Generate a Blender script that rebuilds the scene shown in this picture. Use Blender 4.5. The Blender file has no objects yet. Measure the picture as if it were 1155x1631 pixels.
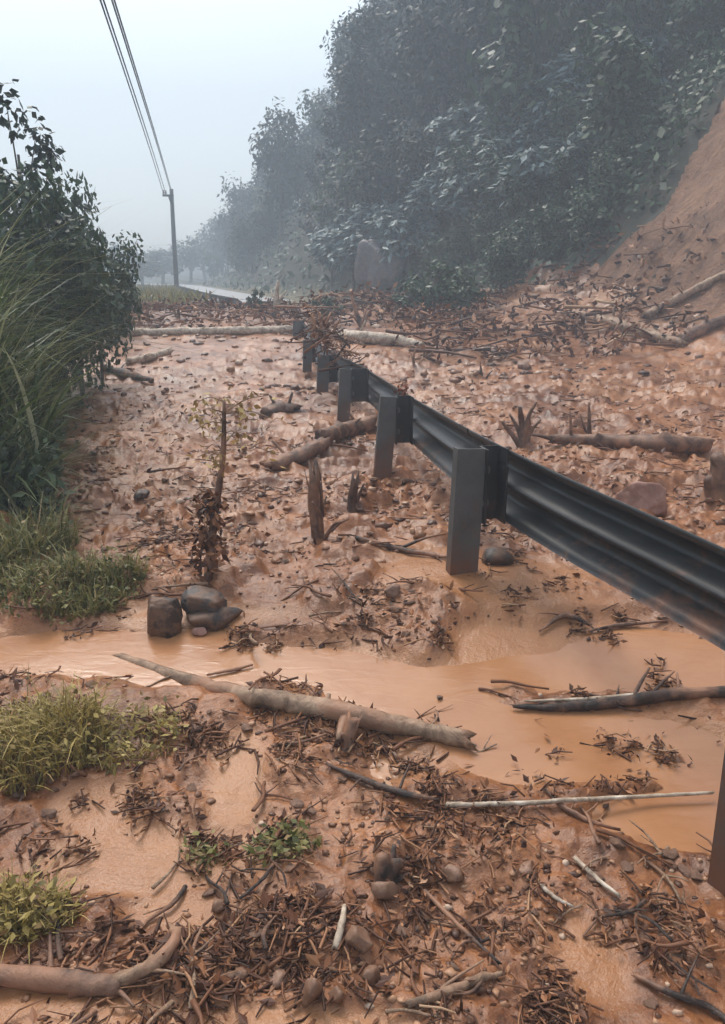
import bpy, math, random
import numpy as np

rng = np.random.default_rng(11)
random.seed(11)
scn = bpy.context.scene
col = scn.collection
PI = math.pi

# ------------------------------------------------------------------ camera, sky, sun, exposure
F, PW, PH = 1280.0, 1155.0, 1631.0
PITCH = math.atan((PH / 2 - 470) / F)
CAMZ = 1.25
cam_d = bpy.data.cameras.new('camera')
cam = bpy.data.objects.new('camera', cam_d)
col.objects.link(cam)
cam.location = (0, 0, CAMZ)
cam.rotation_euler = (PI / 2 - PITCH, 0, 0)
cam_d.sensor_fit = 'VERTICAL'
cam_d.sensor_height = 36
cam_d.lens = 36 * F / PH
cam_d.clip_start = 0.05
cam_d.clip_end = 2000
scn.camera = cam

SUN_EL, SUN_AZ = math.radians(58), math.radians(-25)     # azimuth from +Y towards +X
world = bpy.data.worlds.new('World')
scn.world = world
world.use_nodes = True
wn = world.node_tree
wn.nodes.clear()
sky = wn.nodes.new('ShaderNodeTexSky')
sky.sky_type = 'NISHITA'
sky.sun_disc = False
sky.sun_elevation = SUN_EL
sky.sun_rotation = SUN_AZ
sky.air_density = 1.6
sky.dust_density = 4.0
sky.ozone_density = 1.5
hs = wn.nodes.new('ShaderNodeHueSaturation')
hs.inputs['Saturation'].default_value = 0.5
bg = wn.nodes.new('ShaderNodeBackground')
bg.inputs['Strength'].default_value = 0.135
wo = wn.nodes.new('ShaderNodeOutputWorld')
wn.links.new(sky.outputs[0], hs.inputs['Color'])
wn.links.new(hs.outputs[0], bg.inputs['Color'])
wn.links.new(bg.outputs[0], wo.inputs['Surface'])

sun_d = bpy.data.lights.new('sun', 'SUN')
sun_d.energy = 1.5
sun_d.angle = math.radians(25)
sun_d.color = (1.0, 0.93, 0.84)
sun = bpy.data.objects.new('sun', sun_d)
col.objects.link(sun)
sun.rotation_euler = (PI / 2 - SUN_EL, 0, PI - SUN_AZ)

scn.view_settings.view_transform = 'Standard'
scn.view_settings.look = 'None'
scn.view_settings.exposure = 1.0
scn.view_settings.gamma = 1
scn.view_settings.use_curve_mapping = False
scn.render.engine = 'CYCLES'
scn.cycles.use_denoising = True
scn.cycles.max_bounces = 6
scn.cycles.diffuse_bounces = 2
scn.cycles.glossy_bounces = 2
scn.cycles.volume_bounces = 2
scn.cycles.transparent_max_bounces = 4
HAZE = 0.0095

# ------------------------------------------------------------------ helpers: noise
_T = np.random.default_rng(5).random((256, 256))


def vnoise(x, y, s=0):
    x = np.asarray(x, float) + s * 17.31
    y = np.asarray(y, float) + s * 9.73
    xi = np.floor(x).astype(int)
    yi = np.floor(y).astype(int)
    fx = x - xi
    fy = y - yi
    fx = fx * fx * fx * (fx * (fx * 6 - 15) + 10)
    fy = fy * fy * fy * (fy * (fy * 6 - 15) + 10)
    a = _T[xi & 255, yi & 255]
    b = _T[(xi + 1) & 255, yi & 255]
    c = _T[xi & 255, (yi + 1) & 255]
    d = _T[(xi + 1) & 255, (yi + 1) & 255]
    return (a + (b - a) * fx) * (1 - fy) + (c + (d - c) * fx) * fy


def fbm(x, y, o=4, s=0, g=0.5):
    t = 0.0
    a = 1.0
    n = 0.0
    for k in range(o):
        f = 2.03 ** k
        ca, sa = math.cos(k * 1.1), math.sin(k * 1.1)
        t = t + a * vnoise((x * ca - y * sa) * f, (x * sa + y * ca) * f, s + k)
        n += a
        a *= g
    return t / n - 0.5


def ridged(x, y, o=3, s=0):
    t = 0.0
    a = 1.0
    n = 0.0
    for k in range(o):
        f = 2.1 ** k
        t = t + a * (1 - np.abs(2 * vnoise(x * f, y * f, s + k) - 1))
        n += a
        a *= 0.5
    return t / n


def ss(a, b, x):
    t = np.clip((np.asarray(x, float) - a) / (b - a), 0, 1)
    return t * t * (3 - 2 * t)


# ------------------------------------------------------------------ the lie of the land
RAIL = np.array([(3.5, -3.0, .30), (1.67, 1.0, .40), (1.10, 2.29, .51), (.59, 3.41, .625), (.31, 5.72, .575),
                 (.03, 8.09, .545), (-.33, 9.9, .57), (-.72, 12.2, .62), (-1.15, 15.4, .80)])
HB = np.array([(16, -8), (13.5, 0), (8.4, 8), (6.1, 12.5), (4.3, 16), (2.3, 21), (-1.0, 30), (-4.4, 40), (-9.6, 60),
               (-13.5, 74), (-24, 92), (-45, 120), (-90, 150)], float)
BX = np.array([(-10, -3.6), (2.6, -3.2), (3.25, -1.8), (3.8, -1.62), (5, -2.2), (9.6, -3.75), (15, -6.2), (22, -6.2), (40, -11.5),
               (60, -17), (100, -34), (170, -60)], float)


def xrail(y):
    return np.interp(y, RAIL[:, 1], RAIL[:, 0])


def hill_s(x, y):
    """distance inside the foot line of the hill (positive inside)"""
    x = np.asarray(x, float)
    y = np.asarray(y, float)
    best = np.full(np.broadcast(x, y).shape, 1e9)
    sg = np.ones_like(best)
    for (ax, ay), (bx_, by_) in zip(HB[:-1], HB[1:]):
        dx, dy = bx_ - ax, by_ - ay
        L2 = dx * dx + dy * dy
        t = np.clip(((x - ax) * dx + (y - ay) * dy) / L2, 0, 1)
        d = np.hypot(x - ax - t * dx, y - ay - t * dy)
        side = (x - ax) * dy - (y - ay) * dx
        m = d < best - 1e-9
        best = np.where(m, d, best)
        sg = np.where(m, np.sign(side), sg)
    return best * sg


def base(x, y):
    z = -.27 * (1 - ss(1.2, 3.4, y)) + .50 * ss(10.5, 15.5, y) + .38 * ss(14.5, 19, y) + .021 * np.clip(np.asarray(y) - 20, 0, None)
    return z


def dirpx(u, v):
    cx = (u - PW / 2) / F
    cy = (PH / 2 - v) / F
    sp, cp = math.sin(PITCH), math.cos(PITCH)
    return np.array([cx, cp + cy * sp, -sp + cy * cp])


_ts = np.exp(np.linspace(math.log(1.0), math.log(120), 900))


def march(u, v, fn):
    d = dirpx(u, v)
    x, y, z = d[0] * _ts, d[1] * _ts, CAMZ + d[2] * _ts
    g = z - fn(x, y)
    w = np.nonzero(g < 0)[0]
    if len(w) == 0:
        return None
    i = max(w[0], 1)
    a = g[i - 1] / (g[i - 1] - g[i])
    t = _ts[i - 1] + a * (_ts[i] - _ts[i - 1])
    return np.array([d[0] * t, d[1] * t, CAMZ + d[2] * t])


def zone(u0, v0, u1, v1):
    um, vm = (u0 + u1) / 2, (v0 + v1) / 2
    a, b = march(u0, vm, base), march(u1, vm, base)
    c, e = march(um, v0, base), march(um, v1, base)
    return ((a[0] + b[0]) / 2, (c[1] + e[1]) / 2, abs(b[0] - a[0]) / 2, abs(c[1] - e[1]) / 2)


WET = [zone(*q) for q in [(-200, 988, 420, 1078), (180, 1005, 760, 1100), (560, 985, 1250, 1120), (580, 1090, 1250, 1265),
                          (400, 1010, 900, 1150), (900, 1240, 1300, 1350)]]
CALM = [zone(*q) for q in [(60, 1318, 470, 1432), (325, 1165, 430, 1340), (860, 1440, 1030, 1660), (150, 1590, 760, 1690),
                           (-40, 1575, 300, 1640), (600, 890, 1020, 1010), (120, 960, 560, 1010), (60, 1240, 240, 1330), (200, 1420, 420, 1500)]]


def zmask(zs, x, y, wob=.6):
    n = fbm(x * 2.2, y * 2.2, 3, 31) * wob * 2
    m = np.zeros(np.broadcast(np.asarray(x), np.asarray(y)).shape)
    for (cx, cy, rx, ry) in zs:
        q = np.hypot((x - cx) / rx, (y - cy) / ry) + n
        m = np.maximum(m, 1 - ss(.62, 1.22, q))
    return m


def rough_mask(x, y):
    return 1 - np.maximum(zmask(WET, x, y), .85 * zmask(CALM, x, y))


def coarse(x, y):
    """height without the fine mud relief"""
    x = np.asarray(x, float)
    y = np.asarray(y, float)
    z = base(x, y)
    xr = xrail(y)
    dx = x - xr
    fade = 1 - ss(14, 22, y)
    z = z + fade * (.10 * ss(.1, 1.0, dx) * ss(2.2, 4.5, y) + .035 * np.clip(dx - .6, 0, 12) * ss(1, 5, y))
    z = z + .09 * np.exp(-((x - .44) ** 2 + (y - 3.4) ** 2) / .3)       # mud banked up round a post
    # left bank
    xb = np.interp(y, BX[:, 0], BX[:, 1]) + .35 * fbm(x * .8, y * .8, 3, 3)
    s = xb - x
    z = z + .42 * ss(0, 1.1, s) + .22 * np.clip(s - .6, 0, 6) * (1 - ss(14, 24, y)) + .16 * np.clip(s, 0, 25) * ss(14, 24, y)
    # hill
    hsd = hill_s(x, y)
    slope = 1.25 + .75 * ss(19, 28, y) - .9 * ss(42, 58, y)
    inner = np.clip(hsd, 0, None) * (1 - .92 * ss(58, 86, y))
    cap = 26.0
    hh = slope * inner
    hh = cap * (1 - np.exp(-hh / cap))
    wob = 1 + .5 * fbm(x * .16, y * .16, 3, 8)
    fan = .55 * np.clip(hsd + 2.6, 0, 2.6) ** 2 / 2.6 * .45 * (1 - ss(17, 22, y))
    return z + hh * wob + fan + .5 * ss(0, 3, hsd) * fbm(x * .9, y * .9, 3, 12)


def height(x, y):
    z = coarse(x, y)
    x = np.asarray(x, float)
    y = np.asarray(y, float)
    wet = zmask(WET, x, y)
    rm = 1 - np.maximum(wet, .85 * zmask(CALM, x, y))
    r = np.hypot(x, y)
    hsd = hill_s(x, y)
    amp = (1 - ss(20, 30, r)) * (1 - .55 * ss(9, 15, r))
    # flow lobes, chunks and crumbs
    wx = x + .25 * fbm(x * 1.1, y * 1.1, 2, 40)
    wy = y + .25 * fbm(x * 1.1, y * 1.1, 2, 44)
    n = .16 * fbm(wx * 1.2, wy * 1.7, 3, 1) * ss(3.5, 7, r) + .105 * (ridged(wx * 1.9, wy * 3.0, 4, 14) - .62) \
        + (.055 * fbm(wx * 5, wy * 8, 3, 20) + .020 * fbm(wx * 16, wy * 24, 2, 26)) * (1 - .55 * ss(4, 9, r))
    chunk = fbm(wx * 4.5, wy * 6.5, 3, 51)
    n = n + .065 * ss(-.04, .26, chunk) * (.4 + vnoise(x * 1.3, y * 1.3, 57)) + .018 * ss(.06, .22, fbm(wx * 11, wy * 13, 2, 55)) * (1 - ss(5, 9, r))
    near = .55 + .45 * ss(2.5, 4.5, r)
    z = z + amp * rm * near * n + amp * .012 * fbm(x * 3, y * 4, 3, 60)
    z = z - .042 * wet + .012 * rm
    # gullies down the bare slope
    z = z + ss(-1, 2, hsd) * (1 - ss(19, 22, y)) * (.75 * (ridged(x * .5 + .6 * y, y * .22 - x * .15, 4, 70) - .6) + .25 * fbm(x * 2.4, y * 2.4, 4, 72))
    return z


def hat(x, y):
    return float(height(np.array([x]), np.array([y]))[0])


def surf(x, y):
    """mud or, in the hollows, the water standing on it"""
    w = base(x, y) - .018
    return np.where((np.abs(x) < 2.6) & (y < 4.2), np.maximum(height(x, y), w), height(x, y))


def at(u, v, dz=0.0):
    p = march(u, v, surf)
    return (p[0], p[1], p[2] + dz)


def at_depth(u, v, Y):
    d = dirpx(u, v)
    t = Y / d[1]
    return np.array([d[0] * t, Y, CAMZ + d[2] * t])


# ------------------------------------------------------------------ helpers: meshes and objects
class MB:
    def __init__(self):
        self.v, self.q, self.t, self.n = [], [], [], 0

    def add(self, v, q=None, t=None):
        v = np.asarray(v, float).reshape(-1, 3)
        if q is not None and len(q):
            self.q.append(np.asarray(q, int).reshape(-1, 4) + self.n)
        if t is not None and len(t):
            self.t.append(np.asarray(t, int).reshape(-1, 3) + self.n)
        self.v.append(v)
        self.n += len(v)
        return self

    def mesh(self, name, mat, smooth=True):
        me = bpy.data.meshes.new(name)
        v = np.concatenate(self.v)
        q = np.concatenate(self.q) if self.q else np.zeros((0, 4), int)
        t = np.concatenate(self.t) if self.t else np.zeros((0, 3), int)
        loops = np.concatenate([q.ravel(), t.ravel()])
        me.vertices.add(len(v))
        me.vertices.foreach_set('co', v.ravel().astype(np.float32))
        me.loops.add(len(loops))
        me.loops.foreach_set('vertex_index', loops.astype(np.int32))
        me.polygons.add(len(q) + len(t))
        st = np.concatenate([np.arange(len(q)) * 4, len(q) * 4 + np.arange(len(t)) * 3])
        me.polygons.foreach_set('loop_start', st.astype(np.int32))
        me.update(calc_edges=True)
        me.polygons.foreach_set('use_smooth', np.full(len(me.polygons), smooth, bool))
        if mat:
            me.materials.append(mat)
        me.validate()
        return me

    def build(self, name, mat, parent=None, smooth=True, loc=None):
        return link(name, self.mesh(name, mat, smooth), parent, loc)


def link(name, me, parent=None, loc=None, rot=None, scale=None):
    o = bpy.data.objects.new(name, me)
    col.objects.link(o)
    if parent:
        o.parent = parent
    if loc is not None:
        o.location = loc
    if rot is not None:
        o.rotation_euler = rot
    if scale is not None:
        o.scale = scale if hasattr(scale, '__len__') else (scale,) * 3
    return o


def tag(o, label, cat, group=None, kind=None):
    o['label'] = label
    o['category'] = cat
    if group:
        o['group'] = group
    if kind:
        o['kind'] = kind
    return o


def empty(name, loc, label, cat, group=None, rz=0.0):
    o = bpy.data.objects.new(name, None)
    col.objects.link(o)
    o.location = loc
    o.rotation_euler = (0, 0, rz)
    o.empty_display_size = .1
    return tag(o, label, cat, group)


def copy_tree(root, kids, loc, rz, sc, label=None, group=None):
    r = root.copy()
    col.objects.link(r)
    r.location = loc
    r.rotation_euler = (0, 0, rz)
    r.scale = sc if hasattr(sc, '__len__') else (sc,) * 3
    if label:
        r['label'] = label
    if group:
        r['group'] = group
    for k in kids:
        c = k.copy()
        col.objects.link(c)
        c.parent = r
    return r


def tube(mb, pts, rad, sides=8, bump=0.0, cap=True, seed=0, squash=1.0):
    pts = np.asarray(pts, float)
    n = len(pts)
    rad = np.broadcast_to(np.asarray(rad, float), (n,))
    tan = np.gradient(pts, axis=0)
    tan /= np.linalg.norm(tan, axis=1)[:, None] + 1e-12
    ref = np.array([0, 0, 1.0]) if abs(tan[0, 2]) < .9 else np.array([1.0, 0, 0])
    a = np.cross(tan, ref)
    a /= np.linalg.norm(a, axis=1)[:, None] + 1e-12
    b = np.cross(a, tan)
    th = np.arange(sides) / sides * 2 * PI
    R = np.repeat(rad[:, None], sides, 1)
    if bump:
        L = np.concatenate([[0], np.cumsum(np.linalg.norm(np.diff(pts, axis=0), axis=1))]) / (rad.mean() + 1e-9)
        R = R * (1 + bump * 2 * fbm(np.cos(th)[None] * 1.6 + L[:, None] * .35 + seed, np.sin(th)[None] * 1.6 + L[:, None] * .12, 3, seed)
                 + bump * .5 * np.where(np.arange(sides) % 2 == 0, 1, -1)[None] * (vnoise(L[:, None] * .5, th[None] * 2, seed + 3)))
    v = pts[:, None] + R[:, :, None] * (np.cos(th)[None, :, None] * a[:, None] + np.sin(th)[None, :, None] * squash * b[:, None])
    i = np.arange(n - 1)[:, None] * sides
    j = np.arange(sides)[None]
    j2 = (j + 1) % sides
    q = np.stack([i + j, i + j2, i + sides + j2, i + sides + j], -1).reshape(-1, 4)
    v = v.reshape(-1, 3)
    t = []
    if cap:
        c0, c1 = len(v), len(v) + 1
        v = np.concatenate([v, [pts[0] - tan[0] * rad[0] * .15], [pts[-1] + tan[-1] * rad[-1] * .15]])
        e = (n - 1) * sides
        for k in range(sides):
            t.append((c0, (k + 1) % sides, k))
            t.append((c1, e + k, e + (k + 1) % sides))
    mb.add(v, q, t)
    return mb


def curve_pts(ctrl, n):
    """smooth path through control points (Catmull-Rom)"""
    c = np.asarray(ctrl, float)
    if len(c) == 2:
        return c[0] + (c[1] - c[0]) * np.linspace(0, 1, n)[:, None]
    p = np.concatenate([[2 * c[0] - c[1]], c, [2 * c[-1] - c[-2]]])
    out = []
    for u in np.linspace(0, len(c) - 1 - 1e-6, n):
        k = int(u)
        t = u - k
        p0, p1, p2, p3 = p[k:k + 4]
        out.append(.5 * (2 * p1 + (p2 - p0) * t + (2 * p0 - 5 * p1 + 4 * p2 - p3) * t * t + (3 * p1 - p0 - 3 * p2 + p3) * t ** 3))
    return np.array(out)


def leaves(mb, P, N, L, Wd, fold=.25, r=rng, spin=None):
    """folded rhombic leaves at P with normals N"""
    n = len(P)
    N = N / (np.linalg.norm(N, axis=1)[:, None] + 1e-9)
    q = r.normal(size=(n, 3)) if spin is None else spin + .5 * r.normal(size=(n, 3))
    t = q - (q * N).sum(1)[:, None] * N
    t /= np.linalg.norm(t, axis=1)[:, None] + 1e-9
    b = np.cross(N, t)
    L = np.broadcast_to(L, (n,))[:, None]
    Wd = np.broadcast_to(Wd, (n,))[:, None]
    v = np.stack([P, P + .42 * L * t + .5 * Wd * b - fold * Wd * N * .5, P + L * t - .18 * L * N, P + .42 * L * t - .5 * Wd * b - fold * Wd * N * .5], 1)
    k = np.arange(n)[:, None] * 4
    tr = np.concatenate([k + [0, 1, 2], k + [0, 2, 3]])
    mb.add(v.reshape(-1, 3), None, tr)
    return mb


def ico(sub=1):
    import bmesh
    bm = bmesh.new()
    bmesh.ops.create_icosphere(bm, subdivisions=sub, radius=1)
    v = np.array([x.co[:] for x in bm.verts])
    f = np.array([[x.index for x in p.verts] for p in bm.faces])
    bm.free()
    return v, f


ICO1, ICO2, ICO3, ICO4 = ico(1), ico(2), ico(3), ico(4)


def rock_mb(sc, seed, lvl=ICO3, rough=.28, flat=0):
    r = np.random.default_rng(seed)
    v, f = lvl
    v = v.copy()
    for k in range(flat or 10):                      # chop planes for facets
        nrm = r.normal(size=3)
        nrm /= np.linalg.norm(nrm)
        dcut = r.uniform(.5, .82)
        dd = v @ nrm
        v = v - np.clip(dd - dcut, 0, None)[:, None] * nrm * .95
    v = v * (1 + rough * (fbm(v[:, 0] * 2 + seed, v[:, 1] * 2 + v[:, 2], 4, seed % 50)))[:, None]
    return MB().add(v * np.asarray(sc, float), None, f)


# ------------------------------------------------------------------ helpers: materials
def newmat(name):
    m = bpy.data.materials.new(name)
    m.use_nodes = True
    nt = m.node_tree
    nt.nodes.clear()
    out = nt.nodes.new('ShaderNodeOutputMaterial')
    p = nt.nodes.new('ShaderNodeBsdfPrincipled')
    nt.links.new(p.outputs[0], out.inputs[0])
    return m, nt, p


def ramp(nt, stops, src):
    r = nt.nodes.new('ShaderNodeValToRGB')
    el = r.color_ramp.elements
    while len(el) > 1:
        el.remove(el[-1])
    for i, (pos, c) in enumerate(stops):
        e = el[0] if i == 0 else el.new(pos)
        e.position = pos
        e.color = (*c, 1)
    nt.links.new(src, r.inputs[0])
    return r.outputs[0]


def noise(nt, scale, detail=5, rough=.6, coord=None, dist=0.0):
    n = nt.nodes.new('ShaderNodeTexNoise')
    n.inputs['Scale'].default_value = scale
    n.inputs['Detail'].default_value = detail
    n.inputs['Roughness'].default_value = rough
    n.inputs['Distortion'].default_value = dist
    if coord is not None:
        nt.links.new(coord, n.inputs['Vector'])
    return n.outputs['Fac']


def mix(nt, fac, a, b):
    m = nt.nodes.new('ShaderNodeMix')
    m.data_type = 'RGBA'
    for s, val in ((m.inputs[0], fac), (m.inputs[6], a), (m.inputs[7], b)):
        if isinstance(val, (int, float)):
            s.default_value = val
        elif isinstance(val, tuple):
            s.default_value = (*val, 1)
        else:
            nt.links.new(val, s)
    return m.outputs[2]


def bump(nt, p, fac, strength, dist=.02, prev=None):
    b = nt.nodes.new('ShaderNodeBump')
    b.inputs['Strength'].default_value = strength
    b.inputs['Distance'].default_value = dist
    nt.links.new(fac, b.inputs['Height'])
    if prev is not None:
        nt.links.new(prev, b.inputs['Normal'])
    nt.links.new(b.outputs[0], p.inputs['Normal'])
    return b.outputs[0]


def coords(nt, which='Object'):
    if which == 'Position':
        return nt.nodes.new('ShaderNodeNewGeometry').outputs['Position']
    return nt.nodes.new('ShaderNodeTexCoord').outputs[which]


def maprange(nt, src, a, b):
    m = nt.nodes.new('ShaderNodeMapRange')
    m.inputs['To Min'].default_value = a
    m.inputs['To Max'].default_value = b
    nt.links.new(src, m.inputs['Value'])
    return m.outputs[0]


def mud_material(name, cols, rlo=.14, rhi=.52):
    m, nt, p = newmat(name)
    c = coords(nt, 'Position')
    big = noise(nt, .9, 4, .6, c, .6)
    mid = noise(nt, 5.5, 7, .68, c, .5)
    fine = noise(nt, 60, 4, .7, c)
    a = ramp(nt, [(.3, cols[0]), (.5, cols[1]), (.7, cols[2])], mid)
    b = ramp(nt, [(.35, cols[0]), (.62, cols[2])], big)
    base_c = mix(nt, .45, a, b)
    pat = noise(nt, .55, 5, .65, c, 1.5)
    if name == 'mud':                                   # other beds of earth carried along: greyish, and yellow clay
        base_c = mix(nt, ramp(nt, [(.52, (0, 0, 0)), (.66, (.75, .75, .75))], pat), base_c, (.34, .175, .09))
        base_c = mix(nt, ramp(nt, [(.30, (.7, .7, .7)), (.44, (0, 0, 0))], pat), base_c, (.19, .070, .027))
    sp = ramp(nt, [(.36, cols[3]), (.5, (1, 1, 1))], fine)
    mm = nt.nodes.new('ShaderNodeMix')
    mm.data_type = 'RGBA'
    mm.blend_type = 'MULTIPLY'
    mm.inputs[0].default_value = .6
    nt.links.new(base_c, mm.inputs[6])
    nt.links.new(sp, mm.inputs[7])
    at_ = nt.nodes.new('ShaderNodeAttribute')
    at_.attribute_name = 'silt'
    sl = ramp(nt, [(.15, (0, 0, 0)), (.85, (.85, .85, .85))], at_.outputs['Fac'])
    silt = ramp(nt, [(.3, (.31, .132, .052)), (.7, (.41, .197, .085))], big)
    nt.links.new(mix(nt, sl, mm.outputs[2], silt), p.inputs['Base Color'])
    rg_ = nt.nodes.new('ShaderNodeMix')
    nt.links.new(sl, rg_.inputs[0])
    nt.links.new(maprange(nt, mid, rlo, rhi), rg_.inputs[2])
    rg_.inputs[3].default_value = .27
    nt.links.new(rg_.outputs[0], p.inputs['Roughness'])
    p.inputs['Specular IOR Level'].default_value = .4
    if name == 'slope_soil':
        mp = nt.nodes.new('ShaderNodeMapping')
        mp.inputs['Rotation'].default_value = (0, 0, -.6)
        mp.inputs['Scale'].default_value = (.6, 2.6, .8)
        nt.links.new(c, mp.inputs['Vector'])
        rill = noise(nt, 2.2, 8, .72, mp.outputs[0], .8)
        nt.links.new(mix(nt, ramp(nt, [(.40, (0, 0, 0)), (.60, (1, 1, 1))], rill), mix(nt, .40, mm.outputs[2], (.10, .042, .02)), mm.outputs[2]), p.inputs['Base Color'])
        b0 = bump(nt, p, rill, .8, .22)
        b1 = bump(nt, p, mid, .9, .12, b0)
        bump(nt, p, fine, .5, .02, b1)
        return m
    b1 = bump(nt, p, mid, .5, .03)
    bump(nt, p, fine, .5, .008, b1)
    return m


MUD = mud_material('mud', [(.065, .020, .007), (.25, .092, .033), (.43, .187, .076), (.36, .24, .18)])
SOIL = mud_material('slope_soil', [(.15, .062, .028), (.37, .165, .078), (.52, .28, .15), (.45, .36, .30)], .4, .85)
DARKSOIL = mud_material('dark_soil', [(.025, .026, .016), (.04, .040, .024), (.06, .052, .032), (.6, .6, .6)], .7, .95)
VERGE = mud_material('verge_soil', [(.07, .075, .03), (.12, .105, .05), (.17, .12, .065), (.6, .6, .6)], .7, .95)


def water_material():
    m, nt, p = newmat('muddy_water')
    c = coords(nt, 'Position')
    big = noise(nt, 1.6, 4, .6, c, 1.2)
    mp = nt.nodes.new('ShaderNodeMapping')
    mp.inputs['Scale'].default_value = (6, 15, 6)
    mp.inputs['Rotation'].default_value = (0, 0, .25)
    nt.links.new(c, mp.inputs['Vector'])
    rip = noise(nt, 1.3, 3, .5, mp.outputs[0], .8)
    nt.links.new(ramp(nt, [(.3, (.33, .145, .062)), (.7, (.42, .205, .094))], big), p.inputs['Base Color'])
    p.inputs['Roughness'].default_value = .2
    p.inputs['Specular IOR Level'].default_value = .45
    bump(nt, p, rip, .10, .02)
    return m


WATER = water_material()


def leaf_material(name, stops, rough=.5, spec=.4, trans=.12):
    m, nt, p = newmat(name)
    g = nt.nodes.new('ShaderNodeNewGeometry')
    nt.links.new(ramp(nt, stops, g.outputs['Random Per Island']), p.inputs['Base Color'])
    p.inputs['Roughness'].default_value = rough
    p.inputs['Specular IOR Level'].default_value = spec
    if trans:
        p.inputs['Subsurface Weight'].default_value = 0
        tr = nt.nodes.new('ShaderNodeBsdfTranslucent')
        nt.links.new(ramp(nt, stops, g.outputs['Random Per Island']), tr.inputs['Color'])
        ms = nt.nodes.new('ShaderNodeMixShader')
        ms.inputs[0].default_value = trans
        out = [n for n in nt.nodes if n.type == 'OUTPUT_MATERIAL'][0]
        nt.links.new(p.outputs[0], ms.inputs[1])
        nt.links.new(tr.outputs[0], ms.inputs[2])
        nt.links.new(ms.outputs[0], out.inputs[0])
    return m


LEAF_DARK = leaf_material('dark_leaves', [(0, (.006, .017, .012)), (.5, (.012, .030, .020)), (1, (.024, .052, .032))], .55, .3)
LEAF_MID = leaf_material('mid_leaves', [(0, (.014, .034, .014)), (.5, (.028, .060, .024)), (1, (.058, .10, .04))])
LEAF_BANK = leaf_material('bank_leaf', [(0, (.02, .04, .014)), (.5, (.05, .085, .028)), (.85, (.12, .17, .07)), (1, (.30, .36, .24))], .4, .5)
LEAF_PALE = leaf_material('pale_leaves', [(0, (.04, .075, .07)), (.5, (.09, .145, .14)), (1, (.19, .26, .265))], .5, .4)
LEAF_FAR = leaf_material('far_leaves', [(0, (.02, .035, .02)), (1, (.05, .075, .04))])
GRASS_TALL = leaf_material('tall_grass_blades', [(0, (.025, .045, .012)), (.35, (.07, .11, .03)), (.7, (.16, .20, .07)), (.88, (.28, .31, .15)), (1, (.50, .50, .34))], .4, .5, .25)
GRASS_YEL = leaf_material('yellow_grass', [(0, (.11, .085, .02)), (.4, (.29, .22, .05)), (.85, (.46, .35, .12)), (1, (.18, .09, .04))], .55, .4, .25)
GRASS_GRN = leaf_material('low_grass', [(0, (.06, .07, .017)), (.45, (.15, .15, .037)), (.8, (.28, .24, .08)), (1, (.30, .19, .09))], .55, .4, .25)
LITTER = leaf_material('soggy_leaves', [(0, (.035, .013, .007)), (.4, (.085, .030, .014)), (.7, (.20, .080, .034)), (.92, (.34, .15, .068)), (1, (.45, .26, .15))], .5, .22, 0)
DRYLEAF = leaf_material('dry_leaves', [(0, (.20, .11, .04)), (.5, (.40, .27, .09)), (1, (.55, .42, .18))], .6, .3, .2)


def wood_material(name, c0, c1, mudc=None, mudamt=.5, rough=.65):
    m, nt, p = newmat(name)
    c = coords(nt, 'Object')
    mid = noise(nt, 14, 6, .7, c, .5)
    fine = noise(nt, 70, 4, .7, c)
    k = ramp(nt, [(.36, tuple(q * .45 for q in c0)), (.45, c0), (.66, c1)], mid)
    if mudc:
        pos = coords(nt, 'Position')
        k = mix(nt, ramp(nt, [(.5 - mudamt * .3, (1, 1, 1)), (.62 - mudamt * .2, (0, 0, 0))], noise(nt, 5, 5, .6, pos)), k, mudc)
    nt.links.new(k, p.inputs['Base Color'])
    p.inputs['Roughness'].default_value = rough
    b1 = bump(nt, p, mid, .6, .012)
    bump(nt, p, fine, .5, .004, b1)
    return m


MUDC = (.30, .15, .085)
BARK_PALE = wood_material('pale_bark', (.36, .27, .19), (.70, .60, .48))
BARK_TAN = wood_material('tan_bark', (.20, .12, .07), (.42, .28, .18), MUDC, .5)
BARK_BROWN = wood_material('brown_bark', (.09, .045, .028), (.21, .115, .07), MUDC, .5)
BARK_DARK = wood_material('dark_bark', (.03, .018, .013), (.09, .05, .034), MUDC, .25)
TRUNK = wood_material('trunk_bark', (.05, .045, .035), (.12, .10, .08))
STICKS = leaf_material('stick_bark', [(0, (.042, .016, .008)), (.45, (.10, .038, .018)), (.75, (.22, .095, .045)), (.94, (.34, .17, .085)), (1, (.45, .29, .17))], .55, .25, 0)
CLOD = leaf_material('clod_earth', [(0, (.055, .020, .009)), (.4, (.15, .062, .028)), (.75, (.30, .145, .07)), (.93, (.40, .22, .125)), (1, (.50, .36, .26))], .45, .4, 0)


def stone_material(name, c0, c1, c2, muddy=.8):
    m, nt, p = newmat(name)
    c = coords(nt, 'Object')
    n1 = noise(nt, 9, 6, .65, c, .4)
    n2 = noise(nt, 60, 4, .7, c)
    oi = nt.nodes.new('ShaderNodeObjectInfo')
    k = mix(nt, maprange(nt, oi.outputs['Random'], 0, .5), ramp(nt, [(.3, c0), (.6, c1), (.75, c2)], n1), c0)
    k = mix(nt, ramp(nt, [(.46, (muddy,) * 3), (.58, (0, 0, 0))], noise(nt, 11, 6, .7, coords(nt, 'Position'))), k, (.17, .085, .045))
    nt.links.new(k, p.inputs['Base Color'])
    p.inputs['Roughness'].default_value = .55
    b1 = bump(nt, p, n1, .5, .02)
    bump(nt, p, n2, .5, .005, b1)
    return m


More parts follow.
